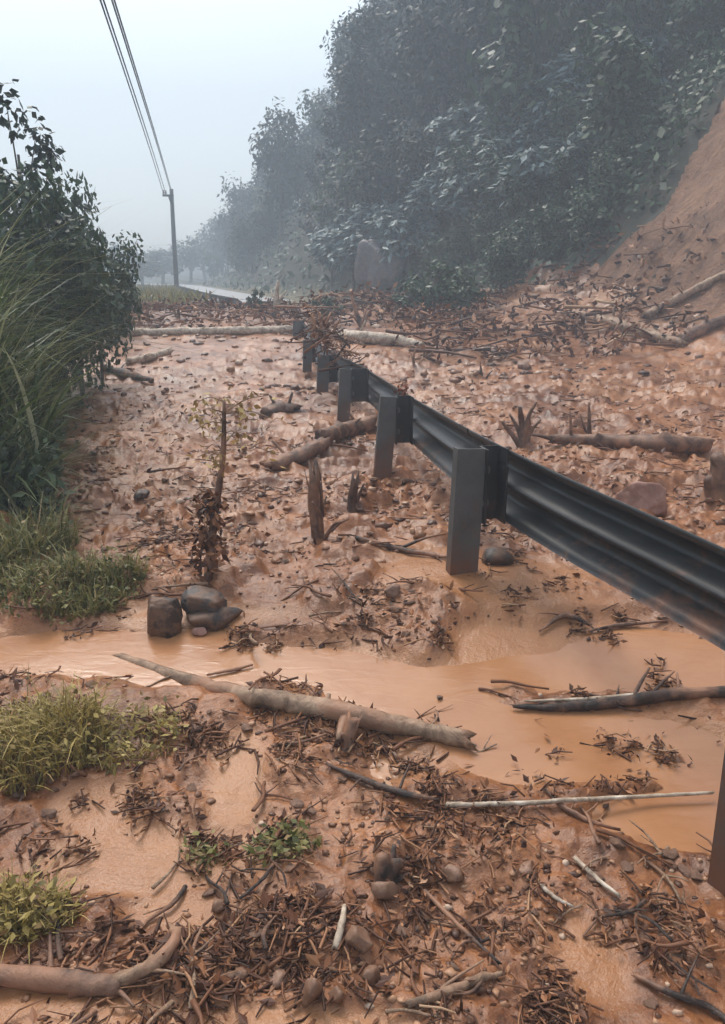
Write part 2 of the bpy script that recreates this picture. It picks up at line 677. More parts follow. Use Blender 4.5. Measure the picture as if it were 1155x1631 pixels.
STONE = stone_material('muddy_stone', (.17, .085, .052), (.31, .18, .115), (.42, .29, .21))
PINKSTONE = stone_material('pink_stone', (.22, .10, .07), (.42, .23, .175), (.62, .44, .37), .3)
DARKSTONE = stone_material('dark_stone', (.022, .014, .011), (.055, .034, .026), (.11, .065, .045))
GREYSTONE = stone_material('grey_stone', (.03, .025, .025), (.07, .058, .054), (.14, .10, .08))
OUTCROP = stone_material('bare_face', (.10, .085, .09), (.20, .175, .18), (.32, .29, .29), .1)
WHITESTONE = stone_material('white_painted_stone', (.55, .55, .52), (.75, .75, .72), (.8, .8, .78))


def steel_material(name, c0, c1, rough, metal, rust=.4):
    m, nt, p = newmat(name)
    c = coords(nt, 'Object')
    n1 = noise(nt, 6, 6, .65, c, .4)
    n2 = noise(nt, 45, 4, .7, c)
    k = ramp(nt, [(.3, c0), (.7, c1)], n1)
    pos = coords(nt, 'Position')
    sep = nt.nodes.new('ShaderNodeSeparateXYZ')
    nt.links.new(pos, sep.inputs[0])
    hi = nt.nodes.new('ShaderNodeMapRange')           # splashed mud clings to the lower steel
    hi.inputs['From Min'].default_value = .02
    hi.inputs['From Max'].default_value = .42
    hi.inputs['To Min'].default_value = .80
    hi.inputs['To Max'].default_value = .38
    nt.links.new(sep.outputs[2], hi.inputs['Value'])
    lt = nt.nodes.new('ShaderNodeMath')
    lt.operation = 'SUBTRACT'
    nt.links.new(hi.outputs[0], lt.inputs[0])
    nt.links.new(noise(nt, 7, 6, .7, pos, .3), lt.inputs[1])
    mask = maprange(nt, lt.outputs[0], 0, 1)
    ml = nt.nodes.new('ShaderNodeMath')
    ml.operation = 'MULTIPLY'
    ml.use_clamp = True
    ml.inputs[1].default_value = 6 * rust
    nt.links.new(mask, ml.inputs[0])
    nt.links.new(mix(nt, ml.outputs[0], k, (.17, .075, .04)), p.inputs['Base Color'])
    p.inputs['Metallic'].default_value = metal
    nt.links.new(maprange(nt, n1, rough - .08, rough + .12), p.inputs['Roughness'])
    bump(nt, p, n2, .12, .004)
    return m


STEEL_POST = steel_material('galvanised_post', (.075, .077, .075), (.13, .132, .13), .55, .2, .5)
STEEL_RAIL = steel_material('weathered_rail_steel', (.016, .017, .018), (.036, .037, .038), .40, .25, .7)
STEEL_BLOCK = steel_material('spacer_steel', (.022, .022, .023), (.045, .045, .046), .5, .2)


def plain(name, c, rough=.6, metal=0):
    m, nt, p = newmat(name)
    n1 = noise(nt, 12, 4, .6, coords(nt))
    nt.links.new(ramp(nt, [(.3, tuple(x * .75 for x in c)), (.7, tuple(min(1, x * 1.2) for x in c))], n1), p.inputs['Base Color'])
    p.inputs['Roughness'].default_value = rough
    p.inputs['Metallic'].default_value = metal
    return m


POLE = plain('pole_timber', (.03, .03, .03), .8)
CABLE = plain('cable', (.05, .05, .055), .6)
CERAMIC = plain('insulator_ceramic', (.12, .08, .06), .3)
ASPHALT = plain('wet_asphalt', (.30, .29, .28), .35)
REDCLOTH = plain('rust_red_leaf', (.25, .07, .03), .5)

# ------------------------------------------------------------------ ground: one sheet around the camera, cut into mud, hill and verge
a_in = np.radians(np.linspace(-33, 33, 720))
a_out = np.radians(np.linspace(33, 327, 56))[1:-1]
ang = np.concatenate([a_in, a_out])
rad = np.concatenate([[.02, .25, .5, .75], np.exp(np.linspace(math.log(.95), math.log(20), 540)), np.exp(np.linspace(math.log(20), math.log(170), 120))[1:]])
A_, R_ = np.meshgrid(ang, rad)
GX, GY = np.sin(A_) * R_, np.cos(A_) * R_
GZ = height(GX.ravel(), GY.ravel()).reshape(GX.shape)
nr, na = GX.shape
GV = np.stack([GX, GY, GZ], -1).reshape(-1, 3)
i = np.arange(nr - 1)[:, None] * na
j = np.arange(na)[None]
j2 = (j + 1) % na
GQ = np.stack([i + j, i + na + j, i + na + j2, i + j2], -1).reshape(-1, 4)
silt_v = 1 - rough_mask(GV[:, 0], GV[:, 1])
fc = GV[GQ].mean(1)
fs = hill_s(fc[:, 0], fc[:, 1])
fbank = np.interp(fc[:, 1], BX[:, 0], BX[:, 1]) - fc[:, 0]
# bare earth of the slip: polygon on the slope
slip_px = [(860, 500), (920, 455), (985, 405), (1052, 345), (1085, 265), (1122, 200), (1165, 150)]
slip = np.array([march(u, v, coarse)[:2] for u, v in slip_px])


def slip_mask(x, y):
    yb = np.interp(x, slip[:, 0], slip[:, 1]) if slip[-1, 0] > slip[0, 0] else np.full_like(x, 15)
    return y + .9 * fbm(np.asarray(x) * .7, np.asarray(y) * .7, 3, 80) < yb


fslip = slip_mask(fc[:, 0], fc[:, 1])
fsj = fs + 1.6 * fbm(fc[:, 0] * .9, fc[:, 1] * .9, 4, 83)
zone_slip = (fsj > -.5) & fslip
zone_hill = (fs > .2) & ~fslip
zone_verge = ((fbank > .15) | (fc[:, 1] > 21.5) | (fc[:, 1] < -2)) & ~(fs > .2) & ~zone_slip
zone_mud = ~(zone_hill | zone_slip | zone_verge)


def cut(name, sel, mat, label, cat):
    q = GQ[sel]
    idx, inv = np.unique(q.ravel(), return_inverse=True)
    o = MB().add(GV[idx], inv.reshape(-1, 4)).build(name, mat)
    if name == 'mud':
        o.data.attributes.new('silt', 'FLOAT', 'POINT').data.foreach_set('value', silt_v[idx].astype(np.float32))
    return tag(o, label, cat, kind='structure')


cut('mud', zone_mud, MUD, 'orange brown mudflow covering the ground on both sides of the guardrail', 'mud')
cut('hill', zone_hill, DARKSOIL, 'dark soil of the steep overgrown hillside on the right', 'hill')
cut('landslide_slope', zone_slip, SOIL, 'bare reddish brown landslide slope at the right edge', 'hillside')
cut('bank', zone_verge, VERGE, 'earth of the grassy bank and verge on the left', 'ground')

# muddy water lying in the hollows of the mud
wx = np.linspace(-2.6, 2.6, 150)
wy = np.linspace(.9, 4.2, 130)
WX, WY = np.meshgrid(wx, wy)
WZ = base(WX, WY) - .020 + .004 * fbm(WX * 3, WY * 5, 2, 90)
k = np.arange(129)[:, None] * 150 + np.arange(149)[None]
tag(MB().add(np.stack([WX, WY, WZ], -1), np.stack([k, k + 1, k + 151, k + 150], -1)).build('water', WATER),
    'smooth tan muddy water flowing across the foreground', 'water', kind='structure')

# ------------------------------------------------------------------ road climbing away behind the mud
RL = np.array([(-.9, 17), (-3.3, 22), (-5.6, 30), (-8.2, 40), (-13.4, 60), (-17.5, 74), (-28, 92), (-48, 118)], float)
yy = np.linspace(23.5, 110, 90)
xl = np.interp(yy, RL[:, 1], RL[:, 0])
rows = []
for off in (.35, .8, 1.3, 1.8):
    rows.append(np.stack([xl + off, yy, base(xl + off, yy) + .06 + .05 * off], -1))
Rv = np.stack(rows, 1)
k = np.arange(89)[:, None] * 4 + np.arange(3)[None]
tag(MB().add(Rv, np.stack([k, k + 1, k + 5, k + 4], -1)).build('road', ASPHALT), 'pale wet road climbing away behind the mud', 'road', kind='structure')

# ------------------------------------------------------------------ guardrails
PROF = [(0, .000), (.020, -.002), (.034, -.016), (.060, -.070), (.076, -.082), (.100, -.082), (.114, -.072), (.139, -.016), (.150, -.004),
        (.156, 0), (.162, -.004), (.173, -.016), (.198, -.072), (.212, -.082), (.236, -.082), (.252, -.070), (.278, -.016), (.292, -.002), (.312, 0)]


def beam_section(pts):
    """W-shaped sheet swept along pts (top edge); hollow side towards the road, 4 mm thick"""
    mb = MB()
    pts = np.asarray(pts)
    t = np.gradient(pts[:, :2], axis=0)
    t /= np.linalg.norm(t, axis=1)[:, None]
    nrm = np.stack([-t[:, 1], t[:, 0]], 1)              # to the left of travel (away from the road)
    pr = np.array(PROF)
    m = len(pr)
    vs = []
    for off in (0, -.004):
        P = np.zeros((len(pts), m, 3))
        P[:, :, 0] = pts[:, None, 0] + nrm[:, None, 0] * (pr[None, :, 1] + off)
        P[:, :, 1] = pts[:, None, 1] + nrm[:, None, 1] * (pr[None, :, 1] + off)
        P[:, :, 2] = pts[:, None, 2] - pr[None, :, 0]
        vs.append(P.reshape(-1, 3))
    n = len(pts)
    kk = (np.arange(n - 1)[:, None] * m + np.arange(m - 1)[None]).ravel()
    q1 = np.stack([kk, kk + 1, kk + m + 1, kk + m], -1)
    q2 = q1[:, ::-1] + n * m
    edge = []
    for e in (0, m - 1):
        r0 = np.arange(n - 1) * m + e
        edge.append(np.stack([r0, r0 + m, r0 + m + n * m, r0 + n * m], -1))
    c0 = np.arange(m - 1)
    edge.append(np.stack([c0, c0 + 1, c0 + 1 + n * m, c0 + n * m], -1))
    edge.append(np.stack([c0, c0 + 1, c0 + 1 + n * m, c0 + n * m], -1) + (n - 1) * m)
    mb.add(np.concatenate(vs), np.concatenate([q1, q2] + edge))
    return mb


def channel(mb, w, d, h, th, open_dir=1, z0=0.0):
    """C-section standing upright: width w (x), depth d (y), web on the -y side (open_dir=1) or +y side"""
    s = open_dir
    outer = [(-w / 2, d / 2 * s), (-w / 2, -d / 2 * s), (w / 2, -d / 2 * s), (w / 2, d / 2 * s)]
    inner = [(w / 2 - th, d / 2 * s), (w / 2 - th, (-d / 2 + th) * s), (-w / 2 + th, (-d / 2 + th) * s), (-w / 2 + th, d / 2 * s)]
    ring = outer + inner
    v = [(x, y, z0) for x, y in ring] + [(x, y, z0 + h) for x, y in ring]
    q = [(a, (a + 1) % 8, (a + 1) % 8 + 8, a + 8) for a in range(8)]
    for o in (0, 8):
        q += [(o + 0, o + 1, o + 6, o + 7), (o + 1, o + 2, o + 5, o + 6), (o + 2, o + 3, o + 4, o + 5)]
    mb.add(v, q)
    return mb


def bolt_mesh():
    mb = MB()
    tube(mb, [(0, 0, 0), (.014, 0, 0)], .014, 6, seed=3)
    tube(mb, [(-.003, 0, 0), (.001, 0, 0)], .024, 10, seed=3)
    return mb.mesh('bolt', STEEL_POST, False)


BOLT = bolt_mesh()


def guard_rail(line, posts, label, cuts, fine=18):
    root = empty('guard_rail', (float(line[1][0]), float(line[1][1]), 0), label, 'guardrail')
    O = np.array(root.location)
    p = curve_pts(line, (len(line) - 1) * fine)
    cum = np.concatenate([[0], np.cumsum(np.linalg.norm(np.diff(p[:, :2], axis=0), axis=1))])
    bounds = [0] + cuts + [cum[-1]]
    for a, b in zip(bounds[:-1], bounds[1:]):
        sarr = np.linspace(max(a - .08, 0), min(b + .08, cum[-1]), max(6, int((b - a) * 5)))
        seg = np.stack([np.interp(sarr, cum, p[:, c]) for c in range(3)], 1)
        kk = bounds.index(a)
        seg[:, 0] += .005 * (kk % 2)                       # lapped joints, one sheet behind the next
        seg[:, 0] += .012 * fbm(sarr * 1.7, sarr * 0 + kk, 3, 120)      # knocks and dents
        seg[:, 2] += .008 * fbm(sarr * 1.3, sarr * 0 + kk, 3, 121)
        beam_section(seg - O).build('rail_beam', STEEL_RAIL, root, True)
    for (px, py, zb, ztop, lean, w) in posts:
        jn = int(np.argmin(np.hypot(p[:, 0] - px, p[:, 1] - py)))
        t = p[min(jn + 1, len(p) - 1), :2] - p[max(jn - 1, 0), :2]
        rz = math.atan2(t[1], t[0]) - PI / 2
        # distance from post to beam along the local right-hand normal
        gap = abs((p[jn, 0] - px) * math.cos(rz) + (p[jn, 1] - py) * math.sin(rz))
        h = ztop - zb
        pm = channel(MB(), w, .055, h + .45, .008, 1, -.45)
        po = pm.build('post', STEEL_POST, root, False)
        po.location = (px - O[0], py - O[1], zb)
        po.rotation_euler = (0, math.radians(lean), rz)
        bm = .325
        x0 = w / 2 + math.tan(math.radians(lean)) * (h - bm / 2)
        bw = max(gap - x0, .05)
        blk = channel(MB(), bw, .10, bm, .007, -1, 0)
        bo = blk.build('spacer_block', STEEL_BLOCK, root, False)
        cx = x0 + bw / 2
        bo.location = (px + cx * math.cos(rz) - O[0], py + cx * math.sin(rz) - O[1], ztop - bm - .004)
        bo.rotation_euler = (0, 0, rz)
        for zz in (.09, .235):
            b_ = link('bolt', BOLT, bo, (-bw / 2 + .006, -.02, zz))
            b_.rotation_euler = (0, 0, -PI / 2)
    return root


posts = []
for (u, v, Yd, zt, lean, w) in [(735, 915, 3.32, .632, 2.0, .128), (608, 765, 5.45, .59, 4.5, .12), (546, 680, 7.9, .56, 3.5, .12),
                                (513, 640, 9.75, .56, 2.5, .14), (489, 610, 12.0, .62, 2, .13), (474, 575, 15.0, .80, 1, .16)]:
    P = at_depth(u, v, Yd)
    posts.append((P[0], P[1], P[2], zt, lean, w))
posts.insert(0, (.962, 1.75, -.22, .44, 0, .14))
guard_rail(RAIL, posts, 'dark steel guardrail on grey posts running from the right edge into the mudflow', [3.3, 7.6, 11.9, 16.2])
frl = np.array([(x, y, base(x, y) + .24) for x, y in [(-3.3, 22), (-5.6, 30), (-8.2, 40), (-10.8, 50), (-13.4, 60)]])
fpost = []
for Yp in np.arange(23, 60, 3.6):
    xp = float(np.interp(Yp, RL[:, 1], RL[:, 0])) - .3
    fpost.append((xp, Yp, float(base(xp, Yp)), float(base(xp, Yp)) + .23, 0, .14))
guard_rail(frl, fpost, 'far hazy guardrail along the road beyond the mud heap', [12, 24], 8)

# ------------------------------------------------------------------ utility pole and wires
pole_b = at_depth(282, 466, 46)
pole_t = at_depth(282, 301, 46)
HP = pole_t[2] - pole_b[2]
pr = empty('utility_pole', pole_b, 'tall dark utility pole standing beside the far road', 'utility pole')
tube(MB(), [(0, 0, -.6), (0, 0, HP * .5), (.02, 0, HP)], [.135, .12, .10], 10).build('pole', POLE, pr)
cr = MB()
v8 = np.array([(sx, sy, sz) for sx in (-.42, .14) for sy in (-.05, .05) for sz in (-.05, .05)])
cr.add(v8, [(0, 1, 3, 2), (4, 6, 7, 5), (0, 4, 5, 1), (2, 3, 7, 6), (0, 2, 6, 4), (1, 5, 7, 3)])
cro = cr.build('crossarm', POLE, pr, False, (0, -.2, HP - .35))
for xx in (-.37, -.25, .1):
    ins = MB()
    tube(ins, [(0, 0, 0), (0, 0, .1), (0, 0, .12), (0, 0, .2)], [.04, .06, .04, .05], 8)
    ins.build('insulator', CERAMIC, cro, True, (xx, 0, .06))
tube(MB(), [(0, -.1, 0), (-.1, -.12, .35)], .05, 6).build('bracket', POLE, pr, True, (0, 0, HP - .75))
wl = ['leftmost power line running from the top of the frame to the pole', 'second power line from the left, close beside the leftmost',
      'third power line from the left, in the right-hand pair', 'rightmost power line running down to the utility pole']
for kx, (u0, u1, xe, lb) in enumerate([(165, 222, -.37, wl[0]), (170, 226, -.25, wl[1]), (184, 236, .06, wl[2]), (187, 239, .1, wl[3])]):
    A0 = at_depth(u0, 0, 15)
    A1 = at_depth(u1, 200, 27)
    A2 = np.array([pole_b[0] + xe, 45.8, pole_b[2] + HP - .12])
    Yw = np.linspace(-8, 45.8, 60)
    Z = np.polyval(np.polyfit([A0[1], A1[1], A2[1]], [A0[2], A1[2], A2[2]], 2), Yw)
    X = np.polyval(np.polyfit([A0[1], A1[1], A2[1]], [A0[0], A1[0], A2[0]], 1), Yw)
    o = tube(MB(), np.stack([X, Yw, Z], -1), .016, 6).build('power_line', CABLE)
    tag(o, lb, 'wire', 'power lines above the road')

# ------------------------------------------------------------------ logs, trunks and branches
def on_ground(pxs, lift):
    return [np.array(at(u, v)) + (0, 0, lift) for u, v in pxs]


def log(name, pts, radii, mat, label, cat, n=26, sides=14, bmp=.12, stubs=(), seed=0, cap_mat=None):
    pts = np.asarray(pts, float)
    c = pts.mean(0)
    p = curve_pts(pts - c, n)
    rd = np.interp(np.linspace(0, 1, n), np.linspace(0, 1, len(radii)), radii)
    p[1:-1] += np.random.default_rng(seed).normal(size=(n - 2, 3)) * rd.mean() * .07
    mbl_ = tube(MB(), p, rd, sides, bmp * 1.5, True, seed)
    rj = np.random.default_rng(seed + 900)
    V_ = mbl_.v[0]
    for e0, tn in ((0, p[0] - p[1]), ((n - 1) * sides, p[-1] - p[-2])):      # broken, splintered ends
        tn = tn / np.linalg.norm(tn)
        V_[e0:e0 + sides] += tn * (rj.random((sides, 1)) ** 2 * rd.mean() * 1.6)
    for q_ in range(3):                                                     # knots
        k0 = rj.integers(3, n - 3)
        j0 = rj.integers(0, sides)
        V_[k0 * sides + j0] += (V_[k0 * sides + j0] - p[k0]) * rj.uniform(.3, .6)
    root = mbl_.build(name, mat, None, True, c)
    tag(root, label, cat)
    if len(stubs) < 2 and rd.mean() > .03:
        for q_ in range(2):
            stubs = list(stubs) + [(rj.uniform(.2, .8), (rj.normal(), rj.normal(), abs(rj.normal()) + .4), rd.mean() * rj.uniform(2, 4), rd.mean() * .3)]
    for (f, d, L, r0) in stubs:
        k = int(f * (n - 1))
        d = np.array(d, float)
        d /= np.linalg.norm(d)
        q = np.array([p[k], p[k] + d * L * .5 + (0, 0, .04 * L), p[k] + d * L])
        tube(MB(), curve_pts(q, 7), np.linspace(r0, r0 * .45, 7), 7, .12, True, seed + 5).build('branch', mat, root)
    return root


# half-buried trunk across the foreground water
fl = [np.array(at(u, v)) for u, v in [(195, 1043), (300, 1083), (400, 1112), (480, 1128), (560, 1146), (650, 1166), (742, 1187)]]
for k, dz in enumerate([-.016, -.006, .004, .012, .016, .018, .022]):
    fl[k][2] = max(float(base(fl[k][0], fl[k][1])) - .02, fl[k][2]) + dz
log('fallen_log', fl, [.020, .027, .033, .037, .036, .031, .028], BARK_TAN,
    'long pale log half sunk across the foreground water with a broken end', 'log', 44, 16, .10,
    [(.66, (-.1, -.6, -.1), .13, .022), (.60, (.2, .8, .5), .06, .016), (.985, (.9, -.1, -.2), .04, .012)], 2)
# long pale trunk behind, lying right across the mud, and its run beyond the rail
P0 = [np.array(at(u, v)) for u, v in [(120, 536), (240, 537), (360, 536), (466, 533)]]
ym = float(np.mean([q[1] for q in P0]))
P0 = [at_depth(u, v, ym + .1 * k) for k, (u, v) in enumerate([(120, 535), (240, 535), (360, 533), (466, 531)])]
lz = max(hat(q[0], q[1]) - q[2] for q in P0)
P0 = [q + (0, 0, max(lz, 0) * .6 + .05) for q in P0]
log('fallen_log', P0, [.06, .072, .075, .07], BARK_PALE, 'long straight whitish trunk lying across the mud left of the far posts', 'log', 30, 12, .06, [], 4)
P0 = [np.array(at(u, v)) + (0, 0, .09) for u, v in [(528, 540), (580, 545), (640, 552), (672, 560)]]
log('fallen_log', P0, [.085, .10, .09, .055], BARK_PALE, 'pale crooked trunk lying right of the debris-covered far posts', 'log', 22, 12, .1,
    [(.9, (.4, 0, -.6), .35, .03)], 5)
log('short_log', on_ground([(204, 580), (240, 574), (270, 564)], .05), [.05, .06, .05], BARK_PALE,
    'short whitish log in the mud below the long straight trunk', 'log', 12, 10, .1, [], 6)
log('dark_log', on_ground([(165, 590), (200, 600), (242, 612)], .05), [.05, .06, .04], BARK_DARK,
    'dark thin log poking out of the left bank grass', 'log', 12, 10, .1, [], 7)
log('broken_log', on_ground([(438, 752), (480, 736), (516, 716)], .05), [.045, .062, .05], BARK_BROWN,
    'brown broken log lying in the mud left of the second post, nearer half', 'log', 16, 14, .16, [(.3, (-.7, -.3, -.1), .2, .02)], 8)
log('broken_log', on_ground([(512, 706), (556, 694), (592, 684)], .06), [.05, .07, .06], BARK_BROWN,
    'thick muddy log touching the second post, behind the broken log', 'log', 14, 14, .16, [], 9)
log('muddy_clump_log', on_ground([(425, 663), (448, 655), (467, 656)], .03), [.07, .10, .06], BARK_BROWN,
    'stubby dark lump of wood alone in the mid channel mud', 'log', 10, 12, .25, [], 10)
log('fallen_log', on_ground([(880, 712), (960, 716), (1050, 719), (1124, 722)], .06), [.035, .055, .06, .055], BARK_BROWN,
    'long brown log in the mud beyond the rail at the right', 'log', 26, 14, .12, [(.12, (-.1, 0, 1), .22, .014), (.02, (-1, .1, .2), .16, .02)], 11)
P0 = [np.array(at(u, v)) + (0, 0, .05) for u, v in [(915, 505), (975, 520), (1035, 538), (1085, 552)]]
log('fallen_log', P0, [.08, .10, .09, .05], BARK_TAN, 'stout bent trunk at the foot of the bare slope', 'log', 22, 12, .12, [], 12)
P0 = [np.array(at(u, v)) + (0, 0, .06) for u, v in [(1030, 508), (1075, 484), (1125, 458), (1160, 440)]]
log('fallen_log', P0, [.07, .075, .07, .06], BARK_TAN, 'slender trunk slanting up the bare slope at the right, upper one', 'log', 22, 10, .1, [], 13)
P0 = [np.array(at(u, v)) + (0, 0, .06) for u, v in [(1085, 548), (1120, 530), (1165, 508)]]
log('fallen_log', P0, [.09, .09, .07], BARK_BROWN, 'brown trunk slanting up from the foot of the bare slope, lower one', 'log', 18, 10, .12, [], 14)
log('broken_branch', on_ground([(820, 1130), (900, 1131), (1000, 1120), (1090, 1110), (1170, 1106)], .012), [.006, .018, .020, .022, .022], BARK_DARK,
    'long dark branch in the water pointing left from beside the nearest post', 'branch', 30, 10, .18,
    [(.55, (.5, .6, .35), .16, .009), (.62, (.8, .5, .5), .14, .007), (.75, (.2, .8, .3), .10, .008), (.48, (.3, .7, .25), .08, .006)], 15)
log('pale_strip', on_ground([(838, 1126), (940, 1122), (1060, 1110)], .022), [.003, .007, .005], BARK_PALE,
    'thin pale peeled stick lying on the long dark branch', 'branch', 16, 6, .1, [], 16)
log('cane', on_ground([(708, 1292), (800, 1291), (920, 1284), (1040, 1278), (1132, 1273)], .022), [.008, .0075, .007, .006, .005], BARK_PALE,
    'long thin straight cane lying on the mud towards the nearest post', 'cane', 26, 8, .05, [], 17)
log('fallen_log', on_ground([(-40, 1560), (60, 1566), (130, 1575), (192, 1578)], .014), [.020, .025, .027, .022], BARK_BROWN,
    'grey brown log at the bottom left corner', 'log', 22, 14, .1, [(.98, (.5, -.5, .1), .09, .007), (.45, (-.3, .8, .2), .12, .008)], 18)
log('curved_branch', on_ground([(186, 1572), (225, 1555), (262, 1530), (281, 1500), (270, 1482)], .014), [.017, .016, .015, .012, .007], BARK_TAN,
    'curved pale branch rising from the end of the bottom left log', 'branch', 22, 10, .12, [(.3, (.8, -.2, .1), .10, .005)], 19)
log('driftwood', on_ground([(650, 1606), (700, 1590), (760, 1566), (800, 1556)], .01), [.008, .012, .010, .005], BARK_TAN,
    'forked pale stick at the bottom edge right of centre', 'branch', 18, 8, .1, [(.25, (.7, .5, .05), .16, .005)], 20)
log('straight_stick', on_ground([(676, 1425), (735, 1485), (795, 1541)], .012), [.006, .0055, .004], BARK_DARK,
    'straight dark stick slanting down to the right in the foreground litter', 'branch', 12, 7, .08, [], 21)
log('straight_stick', on_ground([(915, 1372), (950, 1405), (985, 1432)], .012), [.007, .006, .004], BARK_PALE,
    'pale thin stick slanting across the litter near the right puddle', 'branch', 12, 7, .08, [], 22)
log('straight_stick', on_ground([(860, 1415), (885, 1436), (912, 1450)], .012), [.006, .005, .003], BARK_PALE,
    'short pale stick left of the right puddle', 'branch', 10, 7, .08, [], 23)
log('broken_branch', on_ground([(535, 1520), (545, 1480), (548, 1455)], .02), [.009, .008, .006], BARK_PALE,
    'pale upright broken stick behind the foreground stones', 'branch', 10, 7, .1, [], 24)
log('broken_branch', on_ground([(570, 862), (640, 880), (716, 893)], .015), [.012, .014, .010], BARK_DARK,
    'dark branch in the mud pointing at the foot of the first full post', 'branch', 18, 8, .15, [(.5, (.8, .5, .1), .3, .009)], 25)
log('broken_branch', on_ground([(330, 1078), (370, 1070), (402, 1062)], .008), [.004, .007, .004], BARK_DARK,
    'small dark twig lying alone on the water above the sunken log', 'branch', 10, 7, .12, [], 26)
log('broken_branch', on_ground([(700, 1160 + 120), (640, 1268), (560, 1240), (520, 1222)], .012), [.005, .011, .009, .005], BARK_DARK,
    'dark branch among litter below the sunken log', 'branch', 18, 8, .14, [(.4, (.3, .7, .3), .1, .005), (.6, (-.3, -.8, .2), .1, .005)], 27)
log('broken_branch', on_ground([(1010, 1560), (1070, 1590), (1130, 1612), (1165, 1640)], .012), [.005, .008, .008, .006], BARK_DARK,
    'dark branch at the bottom right corner', 'branch', 16, 8, .14, [(.4, (.5, .6, .2), .12, .004)], 28)
log('broken_branch', on_ground([(870, 1262), (900, 1290), (940, 1312), (985, 1325)], .008), [.004, .008, .007, .004], BARK_DARK,
    'crooked dark twig below the thin cane near the nearest post', 'branch', 16, 8, .14, [(.4, (.5, .6, .2), .06, .003)], 29)
log('broken_branch', on_ground([(930, 1010), (985, 1000), (1062, 992)], .010), [.004, .010, .004], BARK_DARK,
    'dark twig with leaf scraps on the wet mud below the rail', 'branch', 14, 8, .14, [(.3, (-.3, -.8, .2), .07, .006), (.2, (-.5, .5, .4), .06, .005)], 30)
log('broken_branch', on_ground([(860, 1010), (900, 985), (938, 1000)], .014), [.005, .012, .006], BARK_DARK,
    'arched dark twig on the wet mud left of the leafy twig', 'branch', 14, 8, .14, [(.5, (-.8, -.3, .2), .12, .005)], 31)


# standing snags and stumps
def snag(name, base_px, tops, r0, mat, label, cat, seed, sink=.1, Yd=None):
    b = np.array(at(*base_px)) if Yd is None else at_depth(base_px[0], base_px[1], Yd)
    root = empty(name, b, label, cat)
    for k, (u, v, dY, rr) in enumerate(tops):
        tp = at_depth(u, v, b[1] + dY) - b
        rg = np.random.default_rng(seed + k)
        mid = tp * .5 + rg.normal(size=3) * .06 * np.linalg.norm(tp)
        sm = tube(MB(), curve_pts([(tp[0] * -.1, 0, -sink), mid, tp], 9), np.linspace(r0 * rr, r0 * rr * (.8 if k == 0 and name == 'broken_stump' else .35), 9), 10, .3, True, seed + k)
        if k == 0 and name == 'broken_stump':          # torn, splintered top
            H_ = np.linalg.norm(tp)
            sm.v[0][80:90] += tp / H_ * (rg.random((10, 1)) ** 2 * .38 * H_) - (rg.random((10, 1)) ** 2) * .12 * tp
            sm.v[0][91] -= tp * .25
            for _ in range(5):
                a_ = rg.uniform(0, 2 * PI)
                q_ = np.array([math.cos(a_), math.sin(a_), 0]) * r0
                tube(sm, [q_ * .9 + tp * .3, q_ + tp * rg.uniform(.6, .9), q_ * rg.uniform(1, 1.9) + tp * rg.uniform(.8, 1.2)], [r0 * .16, r0 * .12, r0 * .03], 5)
        sm.build('trunk' if k == 0 else 'branch', mat, root)
    return root


snag('broken_stump', (510, 850), [(502, 755, 0, 1), (548, 830, -.1, .35), (556, 826, .15, .3), (498, 800, -.1, .5), (520, 790, .05, .3)], .036, BARK_BROWN,
     'upright splintered stump in the mud left of the first full post', 'stump', 41)
snag('broken_stump', (560, 815), [(566, 762, 0, 1), (545, 790, .1, .5), (580, 770, .05, .5)], .028, BARK_BROWN,
     'smaller twiggy stump just behind the splintered one', 'stump', 47)
snag('dead_snag', (441, 502), [(444, 447, 0, 1), (436, 470, 0, .5), (456, 462, 0, .45), (432, 462, .1, .35)], .085, BARK_PALE,
     'pale bare forked snag sticking up from the far mud heap', 'dead tree', 52, .2, 18)
snag('dead_snag', (578, 512), [(560, 472, 0, 1), (600, 492, 0, .6), (552, 500, 0, .5), (588, 487, .2, .5)], .06, BARK_DARK,
     'dark forked dead branch sticking up behind the pale crooked trunk', 'dead tree', 58, .2, 15.5)
snag('root_clump', (835, 705), [(828, 648, 0, 1), (800, 672, 0, .7), (855, 640, 0, .6), (812, 660, .1, .6), (862, 668, 0, .5), (842, 660, 0, .6)], .04, BARK_BROWN,
     'spiky brown root clump sticking up beyond the rail', 'roots', 63)
snag('root_clump', (1150, 795), [(1140, 725, 0, 1), (1165, 720, 0, 1), (1128, 760, 0, .8), (1155, 735, .1, 1.2)], .09, BARK_BROWN,
     'brown muddy root lump at the right edge beyond the rail', 'roots', 69)
snag('root_clump', (618, 1400), [(608, 1362, 0, 1.2), (640, 1372, 0, .9), (590, 1385, .02, .7), (650, 1395, 0, .6), (628, 1345, .05, .5)], .032, BARK_DARK,
     'dark round root knot in the foreground litter', 'roots', 75, .04)
snag('broken_stump', (550, 1190), [(562, 1145, .04, 1), (545, 1168, 0, .6)], .024, BARK_DARK,
     'dark broken stub leaning on the sunken log', 'stump', 81, .03)
snag('twig_spray', (660, 580), [(664, 552, 0, 1), (650, 556, 0, .7), (690, 560, 0, .6)], .02, BARK_TAN, 'pale twigs standing below the crooked trunk', 'branch', 86)
